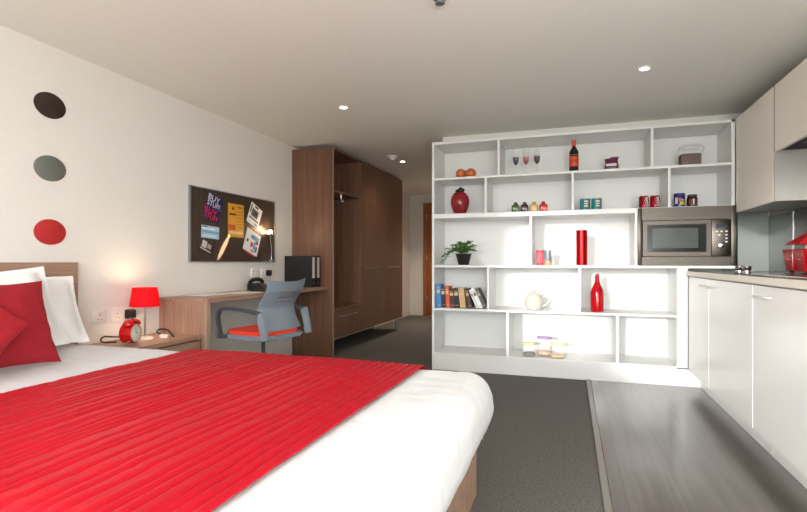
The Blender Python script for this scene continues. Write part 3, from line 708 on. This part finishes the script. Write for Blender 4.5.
LX, LY = -2.85, 2.775
t = thing('table_lamp', 'lit red-shaded table lamp with white stem on the bedside table', 'lamp', (LX, LY, .515))
obj('base', LT([(.055, 0), (.056, .006), (.05, .014), (.02, .02)], seg=32), 'plastic', t)
obj('stem', LT([(.007, .02), (.007, .30)], seg=14), 'chrome', t)
sb = bmesh.new(); lathe(sb, [(.1, .232), (.08, .365), (.0785, .365), (.0985, .232)], seg=72, cap0=False, cap1=False)
for v in sb.verts:
    a = math.atan2(v.co.y, v.co.x); k = 1+.018*math.sin(a*36); v.co.x *= k; v.co.y *= k
obj('lamp_shade', sb, 'shade', t)
bm = bmesh.new(); bmesh.ops.create_uvsphere(bm, u_segments=16, v_segments=10, radius=.028, matrix=Matrix.Translation((0, 0, .315))); obj('bulb', bm, M['bulb'], t)
t = thing('alarm_clock', 'red twin-bell alarm clock with white face on the bedside table', 'clock', (-2.76, 2.575, .515), R(14))
def rotX(bm, c):   # lathe axis z -> local x
    bmesh.ops.rotate(bm, verts=bm.verts, cent=(0, 0, 0), matrix=Matrix.Rotation(PI/2, 3, 'Y')); bmesh.ops.translate(bm, verts=bm.verts, vec=c); return bm
obj('case', rotX(LT([(.05, -.05), (.064, -.044), (.066, .0), (.064, .032), (.058, .036), (.055, .03)], seg=40), (0, 0, .075)), 'red', t)
fc = obj('dial', rotX(LT([(.054, .029), (.05, .031), (.01, .0312)], seg=36), (0, 0, .075)), flat('clock face', 222, 224, 206, .4), t)
obj('rim', rotX(LT([(.05, .03), (.06, .034), (.058, .04), (.052, .038)], seg=36, cap0=False, cap1=False), (0, 0, .075)), 'ceramic', t)
bm = bmesh.new(); box(bm, .0318, .033, -.0015, .0015, .075, .112); box(bm, .0318, .033, 0, .024, .0735, .0765)
obj('hand', bm, 'black', t)
for s in (-1, 1):
    bm = LT([(.034, 0), (.032, .01), (.022, .02), (.006, .025)], seg=24); bmesh.ops.rotate(bm, verts=bm.verts, cent=(0, 0, 0), matrix=Matrix.Rotation(-s*R(28), 3, 'X')); bmesh.ops.translate(bm, verts=bm.verts, vec=(.004, s*.038, .138)); obj('bell', bm, 'red', t)
    obj('foot', TB([(0, s*.03, .025), (.004, s*.045, 0.004)], .006, seg=8), 'chrome', t)
obj('carry_handle', TB(bez([(0, -.03, .155), (0, -.02, .175), (0, .02, .175), (0, .03, .155)], 5), .003, seg=6), 'chrome', t)
t = thing('charger', 'small white and black charger lying behind the alarm clock', 'charger', (-2.77, 2.87, .515), .4)
obj('body', BX(-.03, .03, -.02, .02, 0, .025, bev=.005), 'plastic', t)
obj('cable', TB(bez([(-.03, 0, .028), (-.06, .02, .04), (-.05, .05, .055), (-.0, .05, .05), (.03, .03, .034), (.06, .01, .006)], 6), .006, seg=7), 'black', t)

# sockets, plugs
def socket(y0, y1, z0, z1, lab, nsw):
    t = thing('wall_socket', lab, 'wall socket', (XL, (y0+y1)/2, (z0+z1)/2), 0, 'white wall sockets')
    w, h = (y1-y0)/2, (z1-z0)/2
    obj('face_plate', BX(.0005, .01, -w, w, -h, h, bev=.003), 'plastic', t)
    for k in range(nsw):
        yc = (k-(nsw-1)/2)*w
        obj('switch', BX(.01, .014, yc-.012, yc+.012, .015, .035, bev=.002), 'plastic', t)
        bm = bmesh.new(); box(bm, .0096, .0104, yc-.004, yc+.004, .004, .012); box(bm, .0096, .0104, yc-.016, yc-.008, -.022, -.018); box(bm, .0096, .0104, yc+.008, yc+.016, -.022, -.018)
        obj('pin_hole', bm, 'dark', t)
socket(2.505, 2.62, .645, .738, 'white socket plate beside the headboard', 1)
socket(2.66, 2.82, .64, .74, 'white double socket plate behind the alarm clock', 2)
socket(4.26, 4.40, .91, 1.0, 'white socket plate above the desk phone', 2)
socket(4.43, 4.56, .90, .99, 'white socket plate by the binders above the desk', 2)
t = thing('plug', 'black plug in the double socket behind the alarm clock', 'plug', (XL+.012, 2.785, .685))
obj('body', BX(.0, .05, -.03, .03, -.03, .035, bev=.008), 'black', t)
obj('cable', TB(bez([(.04, 0, -.025), (.06, -.01, -.1), (.04, -.1, -.145), (.03, -.22, -.13), (.06, -.26, -.158), (.12, -.2, -.164)], 7), .005, seg=8), 'black', t)
t = thing('plug', 'black plug standing on the wall above the desk phone', 'plug', (XL+.012, 4.53, .945))
obj('body', BX(.0, .045, -.028, .028, -.03, .03, bev=.008), 'black', t)
obj('cable', TB(bez([(.035, 0, -.025), (.05, -.03, -.09), (.06, -.1, -.14), (.08, -.18, -.152)], 7), .004, seg=8), 'black', t)

# ------------------------------------------------------------------ desk
dk = thing('desk', 'long wooden wall desk between bedside table and wardrobe', 'desk', (-2.8, 4.05, 0))
D_ = lambda n, bm, m, p=None, **k: obj(n, bm, m, p or dk, world=True, smooth=False, **k)
D_('desk_top', BX(-3.028, -2.565, 3.08, 5.035, .752, .785, bev=.002), 'woodY')
D_('end_panel', BX(-3.028, -2.595, 3.085, 3.13, 0, .752), 'wood')
D_('panel_edging', BX(-2.5949, -2.58, 3.085, 3.13, 0, .751), 'woodedge')
tag(obj('paper_sheet', BX(-2.98, -2.78, 3.3, 3.62, .7852, .7866), 'paper', smooth=False), 'white paper sheet on the desk near the lamp end', 'paper', 'papers on the desk')
tag(obj('paper_sheet', BX(-2.9, -2.66, 3.64, 3.95, .7852, .7862), 'paper', smooth=False), 'white paper sheet on the desk beside the phone', 'paper', 'papers on the desk')
tag(obj('notebook', BX(-2.84, -2.7, 3.99, 4.08, .7852, .797, bev=.002), 'black'), 'thin black notebook on the desk in front of the phone', 'notebook')
t = thing('desk_phone', 'black desk telephone under the magnetic board', 'telephone', (-2.88, 4.22, .7855), R(8))
bm = bmesh.new()
prism(bm, [(-.09, 0), (.09, 0), (.09, .02), (-.06, .065), (-.09, .065)], -.11, .11)
bmesh.ops.rotate(bm, verts=bm.verts, cent=(0, 0, 0), matrix=Matrix.Rotation(PI/2, 3, 'X'))
obj('base', bm, 'black', t)
obj('handset', TB(bez([(-.05, -.13, .075), (-.05, -.09, .095), (-.05, 0, .105), (-.05, .09, .095), (-.05, .13, .075)], 6), .02, seg=12), flat('phone handset', 34, 32, 34, .3), t)
bm = bmesh.new()
for i in range(3):
    for j in range(4): box(bm, -.02+i*.028, -.004+i*.028, -.01+j*.025, .006+j*.025, .05-i*.0085, .06-i*.0085)
obj('keypad', bm, flat('phone keys', 90, 90, 92), t)
for y, lab in ((4.80, 'black lever arch binder with white spine label, nearer of two on the desk'), (4.905, 'black lever arch binder with white spine label, farther one against the wardrobe')):
    t = thing('binder', lab, 'binder', (-2.81, y, .786), 0, 'lever arch binders on the desk')
    bm = bmesh.new(); box(bm, -.165, .165, 0, .003, 0, .34); box(bm, -.165, .165, .092, .095, 0, .34); box(bm, .162, .165, .003, .092, 0, .34)
    obj('cover', bm, 'black', t, smooth=False)
    obj('paper_block', BX(-.15, .13, .02, .075, .005, .3), 'paper', t, smooth=False)
    obj('spine_label', BX(.165, .166, .022, .074, .1, .325), flat('binder label', 214, 208, 204), t, smooth=False)
    obj('finger_ring', rotX(LT([(.012, 0), (.012, .0015), (.008, .0015), (.008, 0)], seg=20, cap0=False, cap1=False), (.165, .047, .045)), 'alu', t)

# ------------------------------------------------------------------ magnetic board
bd = thing('magnetic_board', 'large dark brown magnetic board on the left wall above the desk', 'notice board', (XL, 4.05, 1.06))
N_ = lambda n, bm, m, **k: obj(n, bm, m, bd, world=True, smooth=False, **k)
N_('panel', BX(XL+.004, XL+.018, 3.41, 4.655, 1.068, 1.696), 'board')
bm = bmesh.new(); box(bm, XL+.001, XL+.024, 3.395, 3.41, 1.06, 1.704); box(bm, XL+.001, XL+.024, 4.655, 4.665, 1.06, 1.704)
box(bm, XL+.001, XL+.02, 3.41, 4.655, 1.06, 1.068); box(bm, XL+.001, XL+.02, 3.41, 4.655, 1.696, 1.704)
N_('frame', bm, 'alu')
PX = XL+.0185
def leaflet(name, lab, y, z, w, h, ang, col, lift=0):
    """sheet on the board: local y along the board, local z up, rolled by ang about the wall normal"""
    t = thing(name, lab, 'leaflet', (PX+lift, y, z), 0, 'leaflets on the magnetic board'); t.rotation_euler = (ang, 0, 0)
    obj('sheet', BX(0, .0012, -w/2, w/2, -h/2, h/2), col, t, smooth=False)
    return t
def pr(t, y0, y1, z0, z1, c, k=0, name='print'):
    obj(name, BX(.0012, .0016+k*.0003, y0, y1, z0, z1), flat('ink %d %d %d' % c, *c), t, smooth=False)
def ptext(t, s, size, y, z, c, sx=1, rot=0):
    bm = text_bm(s, size, .0003)
    for v in bm.verts: v.co = Vector((.0022+v.co.z, y+v.co.x*sx, z+v.co.y))
    obj('lettering', bm, flat('ink %d %d %d' % c, *c), t, smooth=False)
t = leaflet('flyer', 'navy flyer reading BUY STUFF over magenta lettering, top left of board', 3.69, 1.535, .2, .235, R(-16), flat('navy paper', 22, 34, 92))
ptext(t, 'BUY', .072, -.02, .085, (240, 240, 246), 1.15); ptext(t, 'STUFF.', .068, 0, .03, (240, 240, 246), .95)
pr(t, -.098, .06, -.116, -.005, (34, 28, 60)); ptext(t, 'BUY', .07, -.03, -.035, (226, 40, 110), 1.3); ptext(t, 'STUFF', .068, -.01, -.087, (226, 40, 110), 1.0)
t = leaflet('poster_sheet', 'tall yellow leaflet in the middle of the magnetic board', 4.005, 1.452, .235, .315, R(0), flat('yellow paper', 226, 164, 52))
pr(t, -.008, -.004, -.155, .155, (196, 136, 40)); pr(t, -.06, -.03, .1, .125, (90, 60, 20)); pr(t, -.1, .0, .05, .066, (80, 50, 20)); pr(t, .02, .1, .12, .135, (150, 100, 30))
pr(t, -.115, -.01, -.09, -.04, (206, 96, 40)); pr(t, -.1, .1, -.13, -.1, (240, 206, 150))
for k in range(6): pr(t, .01, .105, .08-.03*k, .088-.03*k, (180, 124, 36))
t = leaflet('ticket', 'white ticket-shaped leaflet tilted at the top right of the board', 4.3, 1.525, .2, .215, R(-24), 'paper')
pr(t, -.06, .05, -.02, .06, (96, 92, 92)); pr(t, -.075, .08, -.05, -.035, (40, 40, 44)); pr(t, -.03, .03, .08, .1, (70, 70, 72)); pr(t, .03, .08, -.095, -.065, (120, 170, 200)); pr(t, -.02, .035, .0, .04, (60, 56, 56), 1); pr(t, -.09, -.07, 0, .09, (120, 120, 120))
t = leaflet('photo_print', 'dark photo print partly under the pale blue card', 3.61, 1.235, .2, .2, R(-20), flat('dark photo paper', 58, 46, 44))
pr(t, -.06, .0, -.06, .0, (206, 200, 196)); pr(t, .01, .06, -.05, -.01, (180, 160, 150)); pr(t, -.07, .07, -.08, -.068, (196, 190, 186))
t = leaflet('card', 'pale blue and white card at the lower left of the board', 3.645, 1.322, .23, .11, R(-3), flat('pale blue card', 178, 212, 232), .002)
pr(t, -.11, .11, -.01, .012, (120, 176, 214)); pr(t, -.1, .06, .022, .036, (240, 244, 246)); pr(t, -.09, .08, -.038, -.028, (240, 244, 246)); pr(t, -.1, -.04, .04, .05, (70, 110, 160))
t = leaflet('brochure', 'white brochure with colourful print at the lower right of the board', 4.255, 1.258, .24, .225, R(-20), 'paper', .0018)
pr(t, -.03, .1, .03, .075, (110, 170, 206)); pr(t, -.09, -.06, -.02, .01, (50, 60, 80)); pr(t, -.02, .02, -.05, .0, (206, 60, 100)); pr(t, .03, .06, -.06, .01, (90, 150, 190)); pr(t, .065, .1, -.08, -.02, (130, 90, 170)); pr(t, .05, .1, .0, .03, (196, 60, 70)); pr(t, -.0, .06, -.095, -.07, (150, 190, 110)); pr(t, -.04, .03, .05, .06, (70, 80, 110), 1)
t = leaflet('ticket_stub', 'small red-edged sheet under the colourful brochure', 4.22, 1.165, .16, .06, R(-20), flat('red paper edge', 196, 50, 66))

t = thing('spot_lamp', 'lit slim spot lamp on a stem at the right end of the board', 'lamp', (-2.985, 4.56, 1.07))
obj('clamp', BX(-.019, .02, -.025, .025, -.012, .02, bev=.004), 'alu', t)
obj('stem', TB([(0, 0, .02), (0, 0, .13), (.012, -.045, .25)], .005, seg=8), 'chrome', t)
obj('head', LT([(.014, .25), (.016, .262), (.03, .285), (.028, .285), (.014, .266)], seg=20, c=(.012, -.045, 0), cap1=False), 'chrome', t)
bm = bmesh.new(); bmesh.ops.create_uvsphere(bm, u_segments=16, v_segments=10, radius=.026, matrix=Matrix.Translation((.012, -.045, .298)))
obj('bulb', bm, 'bulb', t)

# wall discs
for z, c, n in ((2.02, (44, 28, 20), 'dark brown'), (1.634, (104, 108, 100), 'grey'), (1.244, (178, 34, 38), 'red')):
    bm = LT([(.5, 0), (.5, .006), (.485, .008)], seg=64)
    for v in bm.verts: v.co.x *= .156; v.co.y *= .198
    for v in bm.verts: v.co = Vector((v.co.z, v.co.y, v.co.x))
    o = obj('wall_disc', bm, flat(n+' disc', *c, .7)); o.location = (XL+.0005, 2.226, z)
    tag(o, {'dark brown': 'dark brown disc on the wall above the bed, topmost', 'grey': 'grey disc on the wall above the bed, middle one', 'red': 'red disc on the wall above the bed, lowest'}[n], 'wall decoration', 'row of wall discs')

# ------------------------------------------------------------------ wardrobe
wb = thing('wardrobe', 'tall brown wardrobe with open section, drawer and two doors', 'wardrobe', (-2.77, 6.25, 0))
V_ = lambda n, bm, m, p=None, **k: obj(n, bm, m, p or wb, world=True, smooth=False, **k)
F0, FX = -3.028, -2.51
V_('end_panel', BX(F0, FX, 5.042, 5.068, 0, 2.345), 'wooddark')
V_('panel_edging', BX(FX-.0005, FX+.0015, 5.042, 5.068, 0, 2.345), 'woodedge')
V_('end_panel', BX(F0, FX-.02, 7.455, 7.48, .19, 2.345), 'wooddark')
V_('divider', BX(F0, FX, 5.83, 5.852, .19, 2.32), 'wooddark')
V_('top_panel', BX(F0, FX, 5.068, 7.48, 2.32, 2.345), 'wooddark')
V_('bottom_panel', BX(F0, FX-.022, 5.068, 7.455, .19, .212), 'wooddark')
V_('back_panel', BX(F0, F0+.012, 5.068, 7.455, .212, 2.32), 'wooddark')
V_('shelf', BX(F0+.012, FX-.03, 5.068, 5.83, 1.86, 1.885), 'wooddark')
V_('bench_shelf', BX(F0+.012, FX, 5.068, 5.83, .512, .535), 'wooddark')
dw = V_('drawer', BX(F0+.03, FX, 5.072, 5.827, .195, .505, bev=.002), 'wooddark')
obj('drawer_handle', TB(bez([(FX-.001+2.77, 5.2-6.25, .44), (FX+.03+2.77, 5.21-6.25, .44), (FX+.03+2.77, 5.63-6.25, .44), (FX-.001+2.77, 5.64-6.25, .44)], 4), .007, seg=8), 'alu', dw)
for y0, y1, h0, h1 in ((5.855, 6.66, 6.0, 6.57), (6.664, 7.478, 6.77, 7.26)):
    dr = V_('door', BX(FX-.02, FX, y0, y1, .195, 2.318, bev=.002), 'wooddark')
    obj('door_handle', TB(bez([(FX-.001+2.77, h0-6.25, .985), (FX+.028+2.77, h0+.01-6.25, .985), (FX+.028+2.77, h1-.01-6.25, .985), (FX-.001+2.77, h1-6.25, .985)], 4), .0065, seg=8), 'alu', dr)
V_('hanging_rail', TB([(-2.75, 5.07, 1.8), (-2.75, 5.828, 1.8)], .012), 'chrome')
hk = TB(bez([(-2.56, 5.36, 1.86), (-2.56, 5.36, 1.8), (-2.545, 5.36, 1.765), (-2.53, 5.36, 1.785)], 5), .007, seg=8)
V_('coat_hook', hk, 'chrome')
for y in (7.35,):
    V_('leg', LT([(.018, 0), (.022, .004), (.016, .012), (.016, .19)], seg=16, c=(-2.57, y, 0)), 'alu')
    V_('leg', LT([(.018, 0), (.022, .004), (.016, .012), (.016, .19)], seg=16, c=(-2.95, y, 0)), 'alu')

# ------------------------------------------------------------------ office chair
ch = thing('office_chair', 'blue grey office chair with orange red seat at the desk', 'chair', (-2.22, 3.28, 0), R(172))
ch.scale = (.9, .9, .97)
for k in range(5):
    a = k*2*PI/5+.3; e_ = Vector((math.cos(a), math.sin(a), 0))
    lg = obj('leg', TB([e_*.03+Vector((0, 0, .1)), e_*.16+Vector((0, 0, .09)), e_*.29+Vector((0, 0, .068))], .018, seg=10, radii=[.024, .018, .012]), 'chairdark', ch)
    bm = LT([(.022, -.012), (.026, -.008), (.026, .008), (.022, .012)], seg=18); bmesh.ops.rotate(bm, verts=bm.verts, cent=(0, 0, 0), matrix=Matrix.Rotation(PI/2, 3, 'X') ); bmesh.ops.translate(bm, verts=bm.verts, vec=e_*.29+Vector((0, 0, .028)))
    obj('caster', bm, 'black', lg)
obj('gas_lift', LT([(.03, .085), (.03, .3), (.028, .34), (.016, .345), (.016, .5)], seg=20), 'chairdark', ch)
obj('tilt_mechanism', BX(-.09, .09, -.07, .07, .475, .515, bev=.01), 'chairdark', ch)
def pad(x0, x1, w0, w1, z0, z1, r_, n=8):
    poly = []
    for (cx_, cy_, a0) in ((x1-r_, w1-r_, 0), (x0+r_, w0-r_, PI/2), (x0+r_, -w0+r_, PI), (x1-r_, -w1+r_, 1.5*PI)):
        for i in range(n+1): a = a0+i*PI/2/n; poly.append((cx_+r_*math.cos(a), cy_+r_*math.sin(a)))
    bm = bmesh.new(); prism(bm, poly, z0, z1)
    es = [e for e in bm.edges if abs(e.verts[0].co.z-e.verts[1].co.z) < 1e-5]
    bmesh.ops.bevel(bm, geom=es, offset=min(.014, (z1-z0)*.45), segments=3, affect='EDGES')
    return bm
obj('seat_shell', pad(-.27, .25, .255, .25, .512, .545, .1), 'chair', ch)
obj('seat_cushion', pad(-.235, .235, .235, .23, .54, .572, .09), 'seat', ch)
# backrest: curved shell with three slots
NZ, NY = 44, 32
def back_pt(u, w, off):
    z = .575+w*.37
    x = -.235+.05*math.sin(min(w*1.25, 1)*PI)-.09*max(0, w-.45)**1.3*1.6
    half = .255-.022*math.sin(w*PI)-.022*w
    y = u*half
    x += .045*abs(u)**2.2 - off
    z += (.02*u*u if w > .9 else 0)*(w-.9)*10
    return Vector((x, y, z))
slots = [(.555, .585, .42), (.665, .695, .42), (.775, .805, .42)]
bm = bmesh.new(); V2 = {}
for s in (0, 1):
    for i in range(NZ+1):
        for j in range(NY+1): V2[s, i, j] = bm.verts.new(back_pt(j/NY*2-1, i/NZ, s*.012))
def hole(i, j):
    w = (i+.5)/NZ; u = (j+.5)/NY*2-1
    return any(abs(w-(a+b)/2) < .5/NZ+.001 and abs(u) < c for a, b, c in slots)
solid = lambda i, j: 0 <= i < NZ and 0 <= j < NY and not hole(i, j)
for i in range(NZ):
    for j in range(NY):
        if not solid(i, j): continue
        for s in (0, 1): bm.faces.new((V2[s, i, j], V2[s, i+1, j], V2[s, i+1, j+1], V2[s, i, j+1]))
        for (di, dj, a, b) in ((-1, 0, (i, j), (i, j+1)), (1, 0, (i+1, j), (i+1, j+1)), (0, -1, (i, j), (i+1, j)), (0, 1, (i, j+1), (i+1, j+1))):
            if not solid(i+di, j+dj): bm.faces.new((V2[0, a[0], a[1]], V2[0, b[0], b[1]], V2[1, b[0], b[1]], V2[1, a[0], a[1]]))
loose = [v for v in bm.verts if not v.link_faces]; bmesh.ops.delete(bm, geom=loose, context='VERTS')
obj('backrest', bm, 'chair', ch)
def strap(pts, w, th):
    bm = bmesh.new(); pts = bez(pts, 7); rg_ = []
    for i, p in enumerate(pts):
        d = (pts[min(i+1, len(pts)-1)]-pts[max(i-1, 0)]).normalized(); sy = Vector((0, 1, 0)); n = d.cross(sy).normalized()
        rg_.append([bm.verts.new(p+sy*a*w/2+n*b*th/2) for a, b in ((-1, -1), (1, -1), (1, 1), (-1, 1))])
    for a, b in zip(rg_, rg_[1:]):
        for k in range(4): bm.faces.new((a[k], a[(k+1) % 4], b[(k+1) % 4], b[k]))
    bm.faces.new(rg_[0][::-1]); bm.faces.new(rg_[-1])
    bmesh.ops.recalc_face_normals(bm, faces=bm.faces)
    return bm
for s in (-1, 1):
    y = s*.272
    obj('arm_post', strap([(-.262, y, .522), (-.25, y, .6), (-.225, y, .69), (-.215, y, .72)], .034, .05), 'chair', ch)
    ar = obj('armrest', strap([(-.215, y, .715), (-.08, y, .732), (.1, y, .742), (.185, y, .738), (.225, y, .715), (.235, y, .66), (.22, y, .59), (.205, y, .525)], .034, .024), 'chairdark', ch)
    obj('arm_bracket', BX(.16, .235, min(s*.24, s*.29), max(s*.24, s*.29), .515, .545, bev=.006), 'chairdark', ch)

# ------------------------------------------------------------------ light
EN2 = 250; SPIN = -48
def lamp(kind, name, loc, energy, col, **k):
    L = bpy.data.lights.new(name, kind); L.energy = energy; L.color = col
    for a, b in k.items(): setattr(L, a, b)
    o = bpy.data.objects.new(name, L); COL.objects.link(o); o.location = loc
    return o
WARM = (1, .82, .64)
for x, y, e_ in ((-1.844, 3.908, 16), (.484, 3.774, 9), (-2.093, 6.25, 26), (-2.1, 8.2, 150)):  # last entry is the added lamp for the corridor end wall
    lamp('SPOT', 'downlight_light', (x, y, ZC-.012), e_, WARM, spot_size=R(120), spot_blend=.8, shadow_soft_size=.03)
lamp('POINT', 'table_lamp_light', (LX, LY, .515+.315), 15, (1, .72, .48), shadow_soft_size=.03)
lamp('POINT', 'spot_lamp_light', (-2.93, 4.50, 1.41), 1.6, (1, .68, .42), shadow_soft_size=.02)
st = lamp('SPOT', 'board_spotlight', (-1.844, 3.908, ZC-.02), 3600, (1, .84, .6), spot_size=R(8.6), spot_blend=.5, shadow_soft_size=.004)  # added narrow beam that draws the diagonal streak on the board
st.rotation_euler = (Vector((-3.01, 3.83, 1.2))-st.location).to_track_quat('-Z', 'Y').to_euler()
st.rotation_euler.rotate_axis('Z', R(SPIN)); st.scale = (.2, 1, 1)
# daylight: sky through the window and low sun, plus an added ceiling lamp
W = bpy.data.worlds.new('World'); S.world = W; W.use_nodes = True
bg = W.node_tree.nodes['Background']; bg.inputs[1].default_value = 1
wn, wl = W.node_tree.nodes, W.node_tree.links
tc = wn.new('ShaderNodeTexCoord'); sp = wn.new('ShaderNodeSeparateXYZ'); wl.new(tc.outputs['Generated'], sp.inputs[0])
mr = wn.new('ShaderNodeMapRange'); mr.inputs[1].default_value = -.04; mr.inputs[2].default_value = .04; wl.new(sp.outputs[2], mr.inputs[0])
mx = wn.new('ShaderNodeMix'); mx.data_type = 'RGBA'; wl.new(mr.outputs[0], mx.inputs[0])
GROUND, SKY = 4, 18
mx.inputs[6].default_value = (GROUND, GROUND*.97, GROUND*.92, 1); mx.inputs[7].default_value = (SKY*.94, SKY*.98, SKY, 1)
wl.new(mx.outputs[2], bg.inputs[0])
po = lamp('AREA', 'window_portal', ((WX0+WX1)/2, YB-.05, (WZ0+WZ1)/2), 1, (1, 1, 1), shape='RECTANGLE', size=WX1-WX0, size_y=WZ1-WZ0)
po.data.cycles.is_portal = True
po.rotation_euler = (R(90), 0, 0)
for (x0, x1, z0, z1), en in zip(WINS[1:], (EN2,)):
    x0 = -.2; x1 = 1.5; a = lamp('AREA', 'window_daylight', ((x0+x1)/2, YB-.045, (z0+z1)/2), en, (.98, 1, .98), shape='RECTANGLE', size=x1-x0-.1, size_y=z1-z0-.1)  # added lamp aimed upwards to brighten the ceiling
    a.rotation_euler = (R(90+66), 0, 0)
sun = lamp('SUN', 'sun', (-2, -5, 3), 5.2, (1, .99, .97), angle=R(3.5))
dv = Vector((.24, 1, -.145)); sun.rotation_euler = dv.to_track_quat('-Z', 'Y').to_euler()

# ------------------------------------------------------------------ camera
cam = bpy.data.cameras.new('camera'); co = bpy.data.objects.new('camera', cam); COL.objects.link(co)
co.location = (0, 0, 1.06); co.rotation_euler = (R(90), 0, R(18.42))
cam.sensor_width = 36; cam.lens = 500/807*36; cam.shift_y = 6/807; cam.clip_start = .05
S.camera = co
S.view_settings.view_transform = 'Standard'; S.view_settings.look = 'None'; S.view_settings.gamma = 1; S.view_settings.exposure = -.12
S.view_settings.use_curve_mapping = False
S.cycles.max_bounces = 10; S.cycles.diffuse_bounces = 6; S.cycles.use_denoising = True
S.cycles.sample_clamp_indirect = 6
